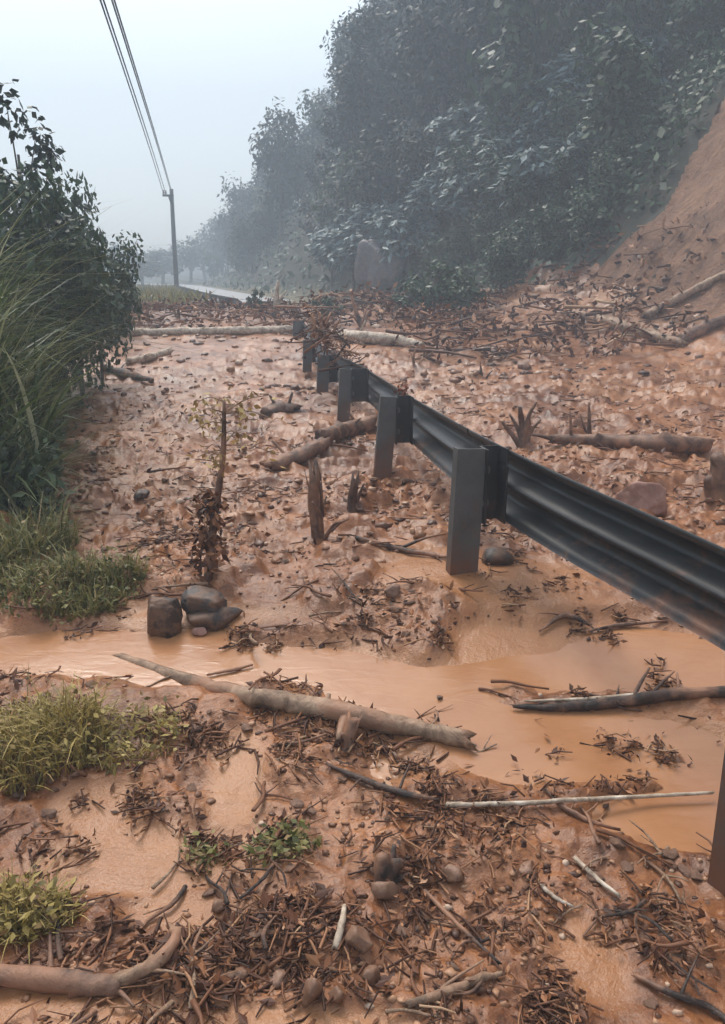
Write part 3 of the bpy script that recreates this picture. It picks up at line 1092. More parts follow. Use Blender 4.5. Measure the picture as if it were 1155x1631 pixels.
for k, (bu, bv, tops, lb) in enumerate([
        (690, 500, [(715, 478, 0, 1), (735, 470, .2, .7)], 'dark leaning branch left of the leafy fallen bough on the mud'),
        (905, 525, [(925, 500, 0, 1), (880, 505, 0, .7)], 'brown branch end at the far edge of the right mud'),
        (770, 600, [(765, 575, 0, 1), (785, 590, 0, .8)], 'small dark snag in the mud beyond the rail'),
        (940, 690, [(938, 640, 0, 1), (925, 660, 0, .6)], 'thin upright stalk behind the brown log beyond the rail'),
        (620, 500, [(598, 470, 0, 1), (640, 478, 0, .8)], 'thin dark forked twig by the debris heap')]):
    snag('snag', (bu, bv), tops, .022, BARK_DARK if k % 2 == 0 else BARK_BROWN, lb, 'branch', 100 + k * 7)

# dead sapling standing in the channel mud
sb = np.array(at(326, 925))
sap = empty('dead_sapling', sb, 'muddy yellow leaved sapling standing alone in the channel mud', 'sapling')
top = at_depth(357, 640, sb[1] + .1) - sb
trp = curve_pts([(0, 0, -.1), top * .35 + (.012, 0, 0), top * .7 + (.02, 0, 0), top], 16)
tube(MB(), trp, np.linspace(.021, .007, 16), 9, .25, True, 3).build('trunk', BARK_BROWN, sap)
mbx, mbl, mbd = MB(), MB(), MB()
rr = np.random.default_rng(8)
for k in range(15):
    b0 = trp[rr.integers(10, 16)]
    a = rr.uniform(0, 2 * PI)
    d = np.array([math.cos(a), math.sin(a) * .7, rr.uniform(-.35, .4)])
    L = rr.uniform(.08, .24)
    e = b0 + d * L
    tube(mbx, curve_pts([b0, b0 + d * L * .5 + (0, 0, .02), e], 6), np.linspace(.0035, .0015, 6), 5)
    n = 9
    P = b0 + d * L * rr.uniform(.35, 1.15, (n, 1)) + rr.normal(size=(n, 3)) * .022
    leaves(mbl, P, rr.normal(size=(n, 3)) + (0, 0, .8), rr.uniform(.025, .048, n), rr.uniform(.012, .022, n), .3, rr)
mbx.build('twig', BARK_TAN, sap)
mbl.build('crown', DRYLEAF, sap, False)
n = 420
tt = rr.uniform(.0, .46, n)
P = np.stack([np.interp(tt, np.linspace(0, 1, 16), trp[:, c]) for c in range(3)], 1) + rr.normal(size=(n, 3)) * np.stack([.045 * (1 - tt)] * 2 + [.02 + 0 * tt], 1) + (-.02, 0, 0)
leaves(mbd, P, rr.normal(size=(n, 3)) + (0, -.6, .2), rr.uniform(.02, .06, n), rr.uniform(.012, .026, n), .3, rr)
mbd.build('dead_leaves', LITTER, sap, False)

# ------------------------------------------------------------------ rocks
def rock(name, px, sc, seed, mat, label, rz=0, lift=.2, flat=0, lvl=ICO3, rough=.28):
    p = at(*px)
    o = rock_mb(sc, seed, lvl, rough, flat).build(name, mat, None, True, (p[0], p[1], p[2] + sc[2] * lift))
    o.rotation_euler = (0, 0, rz)
    return tag(o, label, 'rock')


def block(name, px, sx, sy, sz, seed, mat, label, rz, tilt):
    v, f = ICO4
    e = .42
    v = np.sign(v) * np.abs(v) ** e
    rb = np.random.default_rng(seed + 60)
    for _ in range(9):                                  # broken corners
        nn_ = np.sign(rb.normal(size=3)) * rb.uniform(.3, 1, 3)
        nn_ /= np.linalg.norm(nn_)
        v = v - np.clip(v @ nn_ - rb.uniform(.95, 1.3), 0, None)[:, None] * nn_
    v = v * (1 + .42 * fbm(v[:, 0] * 1.4 + seed, v[:, 1] * 1.4 + v[:, 2] * 1.1, 5, seed) + .14 * fbm(v[:, 0] * 5, v[:, 1] * 5 + v[:, 2] * 4, 4, seed + 9))[:, None]
    v = v * (sx / 2, sy / 2, sz / 2) * .95
    p = at(*px)
    o = MB().add(v, None, f).build(name, mat, None, True, (p[0], p[1], p[2] + sz * .30))
    o.rotation_euler = (tilt, .08, rz)
    return tag(o, label, 'rock')


block('square_rock', (264, 1003), .145, .12, .17, 3, DARKSTONE, 'square dark brown rock at the end of the left grass patch', .25, -.15)
block('grey_rock', (326, 978), .19, .14, .13, 7, GREYSTONE, 'dark grey slab rock at the foot of the dead sapling', -.15, .12)
rock('rock', (345, 990), (.13, .08, .05), 12, DARKSTONE, 'low dark rock lying before the grey slab', .3)
rock('pink_rock', (1026, 806), (.155, .12, .105), 15, PINKSTONE, 'pale pink boulder in the mud just beyond the rail', .2, .3, 9, ICO4, .5)
rock('rock', (985, 812), (.12, .09, .05), 16, PINKSTONE, 'low pink stone beside the pale pink boulder', .8)
rock('rock', (790, 895), (.10, .08, .06), 17, DARKSTONE, 'dark stone against the right of the first full post', .8)
fg = [((572, 1505), (.034, .030, .034), 'rounded pale stone upright near the bottom centre', STONE), ((496, 1590), (.028, .026, .045), 'tall pointed stone standing at the bottom centre', STONE),
      ((350, 1448), (.022, .02, .02), 'small round stone alone on the smooth mud', STONE), ((612, 1425), (.04, .03, .03), 'brown stone below the dark root knot', STONE),
      ((588, 1560), (.026, .022, .024), 'stone right of the tall pointed stone', STONE), ((536, 1588), (.022, .02, .025), 'small stone leaning beside the tall pointed stone', STONE),
      ((440, 1560), (.035, .024, .018), 'flat slab left of the tall pointed stone', STONE), ((375, 1555), (.03, .022, .014), 'flat muddy slab beside the curved branch', STONE),
      ((625, 945), (.05, .04, .03), 'brown stone in the mud above the smooth water', STONE), ((225, 790), (.07, .06, .03), 'flat dark stone by the left bank', DARKSTONE),
      ((318, 1008), (.045, .03, .02), 'pale flat stone at the water edge below the grey slab', PINKSTONE), ((700, 1112), (.016, .013, .006), 'small dark stone alone in the smooth water', DARKSTONE),
      ((840, 1385), (.03, .025, .016), 'flat pale stone amid the right foreground litter', STONE), ((720, 1395), (.034, .026, .02), 'pale stone left of the flat one amid litter', STONE)]
for k, (px, sc, lb, m_) in enumerate(fg):
    rock('rock', px, sc, 30 + k, m_, lb, k * .9, .45, 0, ICO3, .35)
for k, (px, lb) in enumerate([((322, 484), 'left of three white painted stones by the far guardrail'), ((333, 487), 'middle of three white painted stones by the far guardrail'),
                              ((344, 491), 'right of three white painted stones by the far guardrail')]):
    p = at_depth(px[0], px[1], 26)
    o = rock_mb((.14, .12, .09), 90 + k, ICO2, .2).build('white_stone', WHITESTONE, None, True, (p[0], p[1], max(p[2], hat(p[0], p[1]) + .03)))
    tag(o, lb, 'stone', 'white stones by the far road')

p = np.array(at(622, 455))
o = rock_mb((1.05, .55, .85), 77, ICO4, .75, 4).build('rock_outcrop', OUTCROP, None, True, (p[0], p[1] - .1, p[2] + .62))
tag(o, 'pale greyish mauve rock face low on the hill behind the crooked trunk', 'rock')
# scattered small stones: individuals that share a few meshes
protos = [rock_mb((1, .8, .5), 200 + k, ICO3, .55).mesh('small_stone', STONE, True) for k in range(6)]


def scatter(n, seed, r0, r1, a0=-28, a1=28, power=1.0, thr=0.0, scale=1.2, smooth_ok=.0):
    rg = np.random.default_rng(seed)
    out = []
    while sum(len(o) for o in out) < n:
        m = n * 4
        r = np.exp(rg.uniform(math.log(r0), math.log(r1), m))
        a = np.radians(rg.uniform(a0, a1, m))
        x, y = np.sin(a) * r, np.cos(a) * r
        rm = rough_mask(x, y)
        dens = rm * np.clip(.5 + 2.6 * (fbm(x * scale * 1.6, y * scale * 2.0, 3, seed) - thr), 0, 1) ** power + smooth_ok
        bank = np.interp(y, BX[:, 0], BX[:, 1]) - x
        keep = (rg.random(m) < dens) & (bank < .05) & (hill_s(x, y) < .3)
        out.append(np.stack([x, y], 1)[keep])
    p = np.concatenate(out)[:n]
    z = height(p[:, 0], p[:, 1])
    e = .03
    nx = (height(p[:, 0] - e, p[:, 1]) - height(p[:, 0] + e, p[:, 1])) / (2 * e)
    ny = (height(p[:, 0], p[:, 1] - e) - height(p[:, 0], p[:, 1] + e)) / (2 * e)
    N = np.stack([np.clip(nx, -.8, .8), np.clip(ny, -.8, .8), np.ones(len(p))], 1)
    return np.column_stack([p, z]), N / np.linalg.norm(N, axis=1)[:, None], rg


P, N, rg = scatter(100, 301, 1.35, 5.5, thr=.02)
for k in range(len(P)):
    s = rg.uniform(.008, .024) * (1 + .12 * P[k, 1])
    near = P[k, 1] < 2.6
    o = link('small_stone', protos[k % 6], None, P[k] + (0, 0, s * .1), rg.uniform(-.4, .4, 3) + (0, 0, rg.uniform(0, 6.3)), s * rg.uniform(.8, 1.2, 3))
    tag(o, 'small muddy stone among the leaf litter of the foreground' if near else 'small muddy stone lying in the rough mud behind the water', 'stone',
        'small stones in the foreground litter' if near else 'small stones in the mid mud')

# twigs: individuals
def twig_mesh(seed):
    rg_ = np.random.default_rng(seed)
    mb = MB()
    p = curve_pts([(-.5, 0, 0), (-.2, rg_.normal() * .05, .02), (.15, rg_.normal() * .06, .03), (.5, rg_.normal() * .05, 0)], 9)
    tube(mb, p, np.linspace(.03, .014, 9) * (1 + .3 * rg_.random(9)), 6)
    for q in range(rg_.integers(0, 4)):
        k_ = rg_.integers(2, 7)
        d = np.array([.6, rg_.choice([-1, 1]) * rg_.uniform(.4, 1), rg_.uniform(0, .35)])
        tube(mb, [p[k_], p[k_] + d * rg_.uniform(.1, .25), p[k_] + d * rg_.uniform(.26, .36) + (.05, 0, 0)], [.016, .012, .008], 5)
    return mb


tw = [twig_mesh(500 + k).mesh('twig', STICKS if k < 6 else (BARK_DARK if k < 9 else BARK_TAN), True) for k in range(11)]
P, N, rg = scatter(270, 302, 1.3, 9, thr=-.02)
for k in range(len(P)):
    s = rg.uniform(.07, .2) * (1 + .1 * P[k, 1])
    near = P[k, 1] < 2.8
    o = link('twig', tw[rg.integers(0, 11)], None, P[k] + (0, 0, .006), (rg.normal() * .15, rg.normal() * .15, rg.uniform(0, 6.3)), (s, s, s * rg.uniform(.6, 1)))
    tag(o, 'short dark twig strewn in the foreground litter' if near else 'short dark twig strewn in the mud behind the water', 'twig',
        'twigs in the foreground litter' if near else 'twigs in the mid mud')

# litter that nobody could count
mb = MB()
for sd, n, r0, r1, th in ((310, 2000, 1.3, 3.2, .13), (311, 4600, 2.8, 10, .04), (312, 2000, 8, 18, -.1)):
    P, N, rg = scatter(n, sd, r0, r1, thr=th, power=2.2)
    L = rg.uniform(.010, .042, n) * (1 + .10 * np.hypot(P[:, 0], P[:, 1]))
    leaves(mb, P + (0, 0, .002) + N * rg.uniform(0, .010, (n, 1)), N + rg.normal(size=(n, 3)) * .5, L, L * rg.uniform(.15, .6, n), .5, rg)
clus = [(700, 1018, 26, 60), (575, 990, 16, 30), (925, 1000, 24, 50), (990, 990, 22, 50), (975, 1020, 14, 40), (920, 1105, 30, 50), (1050, 1095, 40, 80), (1000, 1200, 50, 110),
        (880, 1245, 60, 110), (1060, 1215, 26, 40), (440, 1030, 20, 40), (385, 1015, 32, 120), (600, 1205, 50, 160), (690, 1270, 60, 220), (760, 1300, 60, 160),
        (330, 1150, 60, 220), (290, 1165, 30, 100), (480, 1210, 50, 90), (120, 1025, 16, 25), (820, 935, 50, 90), (880, 930, 40, 50), (800, 890, 34, 120), (640, 1390, 90, 330),
        (820, 1420, 110, 330), (1080, 1480, 80, 260), (330, 1350, 36, 120), (440, 1350, 60, 200), (230, 1280, 70, 200), (600, 950, 40, 50), (860, 1590, 50, 200), (60, 1330, 60, 160)]
mt = MB()
for k, (u, v, rp, n) in enumerate(clus):
    rg = np.random.default_rng(700 + k)
    c = march(u, v, height)
    dd = np.linalg.norm(c - (0, 0, CAMZ))
    rx = rp * dd / F
    n = int(n * 1.0)
    sub = rg.normal(size=(7, 2)) * rx * .5
    xy = sub[rg.integers(0, 7, n)] * (1, 1.1) + rg.normal(size=(n, 2)) * rx * .2 + c[:2]
    z = height(xy[:, 0], xy[:, 1])
    wz = base(xy[:, 0], xy[:, 1]) - .018
    L = rg.uniform(.008, .036, n)
    P = np.column_stack([xy, np.maximum(z, wz) + .003 + np.abs(rg.normal(size=n)) * .009])
    leaves(mb, P, rg.normal(size=(n, 3)) * .6 + (0, 0, 1), L, L * rg.uniform(.18, .6, n), .5, rg)
    for q in range(n // 5):
        a = rg.uniform(0, 2 * PI)
        L = rg.uniform(.03, .10)
        d = np.array([math.cos(a), math.sin(a), rg.uniform(-.1, .3)]) * L
        tube(mt, [P[q] - d * .5, P[q] + rg.normal(size=3) * .006, P[q] + d * .5], [.0035, .003, .002], 4, cap=False)
tag(mb.build('leaf_litter', LITTER, None, False), 'soggy brown leaf litter scattered over the mud', 'leaf litter', kind='stuff')
P, N, rg = scatter(2300, 310, 1.3, 9, thr=.10, power=2.0)
for k in range(len(P)):
    a = rg.uniform(0, 2 * PI)
    L = rg.uniform(.03, .11) * (1 + .08 * P[k, 1])
    d = np.array([math.cos(a), math.sin(a), rg.uniform(-.1, .25)]) * L
    r0 = rg.uniform(.0015, .0045) * (1 + .08 * P[k, 1])
    c = P[k] + (0, 0, .006)
    tube(mt, [c - d * .5, c + rg.normal(size=3) * L * .08, c + d * .5], [r0, r0 * .9, r0 * .5], 4, cap=False)
tag(mt.build('twig_litter', STICKS, None, True), 'fine broken twigs strewn through the mud and litter', 'twigs', kind='stuff')
# clods of mud
mc = MB()
for sd, n, r0, r1, s0, s1 in ((330, 1500, 1.3, 4, .003, .012), (331, 2200, 3.5, 12, .008, .030), (332, 700, 10, 19, .03, .08)):
    P, N, rg = scatter(n, sd, r0, r1, thr=0, power=1.3)
    v, f = ICO2
    v = v[None] * (1 + .35 * rg.normal(size=(n, len(v), 1)) * .5) * rg.uniform(s0, s1, (n, 1, 1)) * rg.uniform(.6, 1.3, (n, 1, 3)) * (1, .9, .6)
    V = v + P[:, None]
    mc.add(V.reshape(-1, 3), None, (np.arange(n)[:, None, None] * len(ICO2[0]) + f[None]).reshape(-1, 3))
tag(mc.build('mud_clods', CLOD, None, True), 'small clods of orange mud scattered over the mudflow', 'clods', kind='stuff')

# small red-brown leaf cap on the rail, and the trash caught on the far posts
p = at_depth(643, 618, 5.7)
rc = MB()
rg = np.random.default_rng(61)
leaves(rc, p + rg.normal(size=(26, 3)) * (.022, .02, .022) - (0, 0, .01), rg.normal(size=(26, 3)), rg.uniform(.03, .05, 26), rg.uniform(.02, .03, 26), .4, rg)
tag(rc.build('red_leaf', REDCLOTH, None, False), 'small rust red leaf bunch caught on the rail beside the second full post', 'leaf')
mb1, mb2 = MB(), MB()
rg = np.random.default_rng(62)
for k in range(90):
    u, v, Y = rg.uniform(495, 556), 0, rg.uniform(9.0, 12.6)
    v = 508 + (u - 488) * 1.0 + rg.normal() * 13
    c = at_depth(u, v, Y)
    d = rg.normal(size=3) * (.14, .12, .10)
    tube(mb1, curve_pts([c - d, c + rg.normal(size=3) * .04, c + d], 5), np.linspace(.011, .004, 5) * rg.uniform(.6, 1.6), 5)
    n = 5
    leaves(mb2, c + d * rg.uniform(-1, 1, (n, 1)) + rg.normal(size=(n, 3)) * .05, rg.normal(size=(n, 3)), rg.uniform(.04, .09, n), rg.uniform(.02, .04, n), .4, rg)
de = mb1.build('brushwood', STICKS)
tag(de, 'tangle of brushwood caught on top of the far guardrail posts', 'brushwood', kind='stuff')
lp = mb2.build('leaves', LITTER, de, False)
lp['kind'] = 'stuff'

# brush along the back edge of the mud heap
mb1, mb2 = MB(), MB()
for k in range(620):
    u = rg.uniform(120, 1100)
    Y = rg.uniform(15.5, 20.5) if u < 640 else rg.uniform(12, 17.5)
    d0 = dirpx(u, 500)
    x = d0[0] / d0[1] * Y
    if hill_s(x, Y) > .6:
        continue
    c = np.array([x, Y, hat(x, Y) + rg.uniform(0, .14 if u < 480 or u > 800 else .38)])
    d = rg.normal(size=3) * (.26, .16, .05)
    tube(mb1, curve_pts([c - d, c + rg.normal(size=3) * .06, c + d], 5), np.linspace(.022, .008, 5) * rg.uniform(.3, 1.5), 5)
    n = 7
    leaves(mb2, c + d * rg.uniform(-1, 1, (n, 1)) + rg.normal(size=(n, 3)) * .08, rg.normal(size=(n, 3)) + (0, 0, .5), rg.uniform(.06, .2, n), rg.uniform(.04, .09, n), .4, rg)
de = mb1.build('brushwood', STICKS)
tag(de, 'broken brushwood strewn along the top of the far mud heap', 'brushwood', kind='stuff')
lp = mb2.build('leaves', LITTER, de, False)
lp['kind'] = 'stuff'

# ------------------------------------------------------------------ grass
def blades(mb, X, Y, Z, H, Wd, az, lean, droop, rg_, seg=6):
    n = len(X)
    t = np.linspace(0, 1, seg + 1)[None]
    H, Wd, az, lean, droop = (np.broadcast_to(np.asarray(q, float), (n,))[:, None] for q in (H, Wd, az, lean, droop))
    out = H * (lean * t + droop * t ** 2.4)
    up = H * (t - .55 * droop * t ** 3)
    cx = X[:, None] + np.cos(az) * out
    cy = Y[:, None] + np.sin(az) * out
    cz = Z[:, None] + up
    w = Wd * (1 - t ** 1.7) * .5 + .0006
    tw_ = az + PI / 2 + rg_.normal(size=(n, 1)) * .5
    l = np.stack([cx + np.cos(tw_) * w, cy + np.sin(tw_) * w, cz], -1)
    r = np.stack([cx - np.cos(tw_) * w, cy - np.sin(tw_) * w, cz + .2 * w], -1)
    v = np.stack([l, r], 2).reshape(n, -1, 3)
    m = (seg + 1) * 2
    kk = np.arange(n)[:, None] * m + (np.arange(seg) * 2)[None]
    mb.add(v.reshape(-1, 3), np.stack([kk, kk + 1, kk + 3, kk + 2], -1).reshape(-1, 4))
    return mb


# tall reedy grass on the left bank
rg = np.random.default_rng(71)
mb = MB()
n = 7000
y = np.exp(rg.uniform(math.log(4.3), math.log(11), n))
s = np.abs(rg.normal(size=n)) * 1.0
x = np.interp(y, BX[:, 0], BX[:, 1]) - s + .18
z = height(x, y)
hgt = (.45 + 1.15 * ss(0, .9, s)) * rg.uniform(.6, 1.25, n) * (.75 + .25 * ss(4, 6, y))
az = np.where(rg.random(n) < .35, rg.normal(size=n) * .9 - .5, rg.uniform(0, 2 * PI, n))
blades(mb, x, y, z - .03, hgt, rg.uniform(.008, .022, n) * (1 + 1.2 * (rg.random(n) < .3)), az, np.abs(rg.normal(size=n)) * .30, rg.uniform(.05, 1.1, n), rg)
n = 900
y = rg.uniform(4.4, 9, n)
s = rg.uniform(-.05, 1.3, n)
x = np.interp(y, BX[:, 0], BX[:, 1]) - s + .1
blades(mb, x, y, height(x, y), rg.uniform(1.0, 2.0, n) * (.6 + .4 * ss(0, .7, s)), rg.uniform(.02, .045, n), rg.uniform(0, 2 * PI, n), np.abs(rg.normal(size=n)) * .16, rg.uniform(.1, .7, n), rg)
tag(mb.build('tall_grass', GRASS_TALL), 'tall dark green reedy grass overhanging the left bank', 'grass', kind='stuff')
# leafy creepers hanging through it
mb = MB()
n = 5000
y = np.exp(rg.uniform(math.log(4.2), math.log(11), n))
s = np.abs(rg.normal(size=n)) * .75 - .12
x = np.interp(y, BX[:, 0], BX[:, 1]) - s + .12
z = height(x, y) + rg.uniform(0, 1, n) ** 1.2 * (.35 + 1.0 * ss(0, .9, s)) * (.5 + vnoise(x * 2, y * 2, 5))
leaves(mb, np.stack([x, y, z], 1), rg.normal(size=(n, 3)) * .6 + (.5, -.5, .6), rg.uniform(.04, .10, n), rg.uniform(.02, .05, n), .3, rg)
tag(mb.build('bank_leaves', LEAF_BANK, None, False), 'small leafy undergrowth mixed into the tall left grass', 'undergrowth', kind='stuff')


def clump(name, px_box, n, hmin, hmax, wmin, wmax, mat, label, seed, leafy=0, wide=1.0):
    rg_ = np.random.default_rng(seed)
    u0, v0, u1, v1 = px_box
    c0, c1 = np.array(at((u0 + u1) / 2, v1)), np.array(at((u0 + u1) / 2, v0))
    l, r_ = np.array(at(u0, (v0 + v1) / 2)), np.array(at(u1, (v0 + v1) / 2))
    a = rg_.uniform(0, 2 * PI, n)
    q = np.sqrt(rg_.uniform(0, 1, n))
    cx, cy = (l[0] + r_[0]) / 2, (c0[1] + c1[1]) / 2
    x_ = cx + np.cos(a) * q * abs(r_[0] - l[0]) / 2
    y_ = cy + np.sin(a) * q * abs(c1[1] - c0[1]) / 2
    tuft = .4 + .9 * np.clip(.5 + 2 * fbm(x_ * 5, y_ * 5, 2, seed), 0, 1)
    z_ = height(x_, y_)
    mbb = blades(MB(), x_, y_, z_ - .01, rg_.uniform(hmin, hmax, n) * tuft * (1.1 - .5 * q), rg_.uniform(wmin, wmax, n), rg_.uniform(0, 2 * PI, n),
                 np.abs(rg_.normal(size=n)) * .4, rg_.uniform(0, .8, n), rg_, 5)
    o = mbb.build(name, mat)
    if leafy:
        k_ = rg_.integers(0, n, leafy)
        Pp = np.stack([x_[k_], y_[k_], z_[k_] + rg_.uniform(.01, hmax * .6, leafy) * tuft[k_]], 1) + rg_.normal(size=(leafy, 3)) * .012
        ml = leaves(MB(), Pp, rg_.normal(size=(leafy, 3)) * .6 + (0, 0, 1), rg_.uniform(.015, .04, leafy), rg_.uniform(.008, .02, leafy), .3, rg_)
        lf = ml.build('leaves', mat, o, False)
        lf['kind'] = 'stuff'
    return tag(o, label, 'grass', kind='stuff')


clump('low_grass', (-60, 905, 225, 1000), 2600, .06, .20, .004, .010, GRASS_GRN, 'low green grass patch on the left beside the square rock', 81, 700)
clump('low_grass', (-60, 850, 120, 930), 1100, .10, .30, .005, .012, GRASS_GRN, 'taller green grass behind the low patch at the left edge', 82, 300)
clump('yellow_grass', (-90, 1120, 175, 1265), 1700, .08, .25, .003, .007, GRASS_YEL, 'yellow green weedy clump at the left edge below the water', 83, 350)
clump('yellow_grass', (120, 1130, 290, 1230), 520, .03, .12, .003, .006, GRASS_YEL, 'thin yellow weeds straggling right of the weedy clump', 84, 350)
clump('yellow_grass', (-90, 1420, 125, 1505), 700, .04, .12, .003, .006, GRASS_YEL, 'small olive grass clump near the bottom left corner', 85, 350)
clump('green_sprig', (405, 1330, 500, 1375), 160, .02, .05, .003, .006, GRASS_GRN, 'flattened green sprig in the middle of the foreground mud', 86, 160)
clump('green_sprig', (300, 1340, 360, 1385), 90, .02, .05, .003, .006, GRASS_GRN, 'small green sprig left of the flattened one', 87, 90)
# far verge grass
mb = MB()
n = 7000
y = rg.uniform(13, 48, n)
s = rg.uniform(-.2, 1, n) ** 1
x = np.interp(y, RL[:, 1], RL[:, 0]) - .7 - rg.uniform(0, 1, n) * np.clip((y - 12) * .45, .5, 9)
ok = (np.interp(y, BX[:, 0], BX[:, 1]) + .8 > x) | (y > 22)
x, y = x[ok], y[ok]
n = len(x)
blades(mb, x, y, height(x, y) - .03, rg.uniform(.25, .6, n), rg.uniform(.03, .07, n), rg.uniform(0, 6.3, n), np.abs(rg.normal(size=n)) * .3, rg.uniform(0, .6, n), rg, 4)
tag(mb.build('verge_grass', GRASS_GRN), 'brownish grass on the verge left of the far road', 'grass', kind='stuff')

# ------------------------------------------------------------------ trees and shrubs
def crown_mesh(name, seed, n, rx, rz, cz, L, mat, clumps=14, cr=.42, up=.5, fill=.75, aspect=.5):
    rg_ = np.random.default_rng(seed)
    d = rg_.normal(size=(clumps, 3))
    d /= np.linalg.norm(d, axis=1)[:, None]
    cc = d * rg_.uniform(.35, fill, (clumps, 1)) * (rx, rx, rz) + (0, 0, cz)
    k_ = rg_.integers(0, clumps, n)
    o = rg_.normal(size=(n, 3))
    o /= np.linalg.norm(o, axis=1)[:, None]
    P_ = cc[k_] + o * (rg_.random((n, 1)) ** .45) * cr * rg_.uniform(.6, 1.3, (clumps, 1))[k_] * (rx, rx, rz * .8)
    N_ = o * .7 + (0, 0, up) + rg_.normal(size=(n, 3)) * .45
    Ls = rg_.uniform(.6, 1.3, n) * L
    m_ = leaves(MB(), P_, N_, Ls, Ls * aspect, .3, rg_).mesh(name, mat, False)
    return m_, cc


def trunk_mesh(name, seed, hgt, r0, cc, mat=None):
    rg_ = np.random.default_rng(seed)
    mb_ = MB()
    top_ = np.array([rg_.normal() * .05 * hgt, rg_.normal() * .05 * hgt, hgt])
    p_ = curve_pts([(0, 0, -.5), top_ * .5 + rg_.normal(size=3) * .03 * hgt, top_], 9)
    tube(mb_, p_, np.linspace(r0, r0 * .4, 9), 7, .1)
    for c in cc[:9]:
        b0 = p_[rg_.integers(3, 8)]
        tube(mb_, curve_pts([b0, (b0 + c) / 2 + (0, 0, .05 * hgt), c], 6), np.linspace(r0 * .4, r0 * .1, 6), 5)
    return mb_.mesh(name, mat or TRUNK, True)


def proto(name, label, cat, seed, n, rx, rz, cz, L, mat, hgt, r0, **kw):
    cm, cc = crown_mesh('crown', seed, n, rx, rz, cz, L, mat, **kw)
    tm = trunk_mesh('trunk', seed, hgt, r0, cc)
    return (name, cat, label, tm, cm)


def plant(pt, loc, rz, sc, label=None, group=None):
    name, cat, lb, tm, cm = pt
    r_ = empty(name, loc, label or lb, cat, group, rz)
    r_.scale = sc if hasattr(sc, '__len__') else (sc,) * 3
    link('trunk', tm, r_)
    link('crown', cm, r_)
    return r_


T_DENSE = [proto('jungle_tree', '', 'tree', 900 + k, 2600, 1.5, 2.3, 3.1, .26, LEAF_DARK, 3.4, .12, clumps=20, cr=.5) for k in range(3)]
T_MID = [proto('jungle_tree', '', 'tree', 910 + k, 2200, 1.4, 1.7, 2.3, .24, LEAF_MID, 2.6, .1, clumps=16, cr=.5) for k in range(2)]
T_PALE = [proto('broad_leaved_shrub', '', 'shrub', 920 + k, 800, .85, .6, .9, .22, LEAF_PALE, 1.0, .05, clumps=9, cr=.5, up=1.2, aspect=.42) for k in range(3)]
T_AIRY = [proto('skyline_tree', '', 'tree', 930 + k, 1100, 1.5, 2.2, 4.4, .22, LEAF_DARK, 4.6, .11, clumps=13, cr=.30, fill=1.0) for k in range(3)]
B_BUSH = [proto('leafy_bush', '', 'bush', 940 + k, 3600, 1.3, 1.1, 1.35, .115, LEAF_MID, 1.5, .06, clumps=22, cr=.34, fill=.95, aspect=.55) for k in range(2)]
B_SPRIG = [proto('slender_tree', '', 'tree', 950 + k, 800, .75, 1.3, 2.8, .12, LEAF_DARK, 3.2, .045, clumps=11, cr=.25, fill=1.0, aspect=.55) for k in range(1)]
T_FAR = [proto('distant_tree', '', 'tree', 960 + k, 1500, 2.4, 2.6, 4.2, .45, LEAF_FAR, 4.6, .2, clumps=14, cr=.45) for k in range(2)]

ORD = ['first', 'second', 'third', 'fourth', 'fifth', 'sixth', 'seventh', 'eighth', 'ninth', 'tenth', 'eleventh', 'twelfth']
# hillside forest: positions in the hill's own coordinates
rg = np.random.default_rng(77)
placed = []
for it in range(30000):
    if len(placed) >= 230:
        break
    yv = rg.uniform(11.5, 80)
    xv = rg.uniform(-16, 26)
    sv = float(hill_s(xv, yv))
    if sv < .7 or sv > 13:
        continue
    th = math.degrees(math.atan2(xv, yv))
    if th < -17 or th > 31:
        continue
    if slip_mask(np.array([xv + .3]), np.array([yv - 2.4]))[0]:
        continue
    zz = hat(xv, yv)
    if 22 < yv < 46 and PW / 2 + F * xv / yv < 548:
        continue
    if zz > 3 + .75 * yv:
        continue
    mind = .9 + .028 * yv
    if any((xv - a) ** 2 + (yv - b) ** 2 < mind * mind for a, b, _ in placed):
        continue
    placed.append((xv, yv, zz))
    near = yv < 22
    pt = T_MID[rg.integers(0, 2)] if (rg.random() < .35 or near) else T_DENSE[rg.integers(0, 3)]
    sc = rg.uniform(.55, .85) if near else rg.uniform(.75, 1.25)
    if sv < 1.6:
        sc *= .7
    plant(pt, (xv, yv, zz - .2), rg.uniform(0, 6.3), (sc, sc, sc * rg.uniform(.9, 1.2)),
          'dark green tree among the lowest trees by the bare slope' if near else ('bluish dark tree merging into the hazy hillside wood' if yv < 45 else 'faint hazy tree on the far spur of the hill'),
          'trees low on the near hillside' if near else ('trees of the hazy hillside wood' if yv < 45 else 'trees on the far spur'))
# undergrowth clothing the hill
mb = MB()
n = 60000
yv = np.exp(rg.uniform(math.log(11), math.log(75), n))
xv = rg.uniform(-18, 30, n)
sv = hill_s(xv, yv)
ok = (sv > -.2 - .3 * rg.random(n)) & (sv < 14) & ~slip_mask(xv, yv - .3) & (np.abs(np.degrees(np.arctan2(xv, yv))) < 32)
xv, yv = xv[ok], yv[ok]
n = len(xv)
zv = height(xv, yv) + rg.uniform(0, .7, n) ** 1.5
L = rg.uniform(.10, .30, n) * (1 + .012 * yv)
leaves(mb, np.stack([xv, yv, zv], 1), rg.normal(size=(n, 3)) * .5 + (-.6, -.4, .7), L, L * .5, .3, rg)
tag(mb.build('hill_undergrowth', LEAF_MID, None, False), 'low green undergrowth clothing the hillside between the trees', 'undergrowth', kind='stuff')
mb = MB()
n = 60000
yv = rg.uniform(9, 27, n)
xv = rg.uniform(-2, 14, n)
sv = hill_s(xv, yv)
ok = (sv > .1) & (sv < 9) & ~slip_mask(xv, yv - .2)
xv, yv = xv[ok], yv[ok]
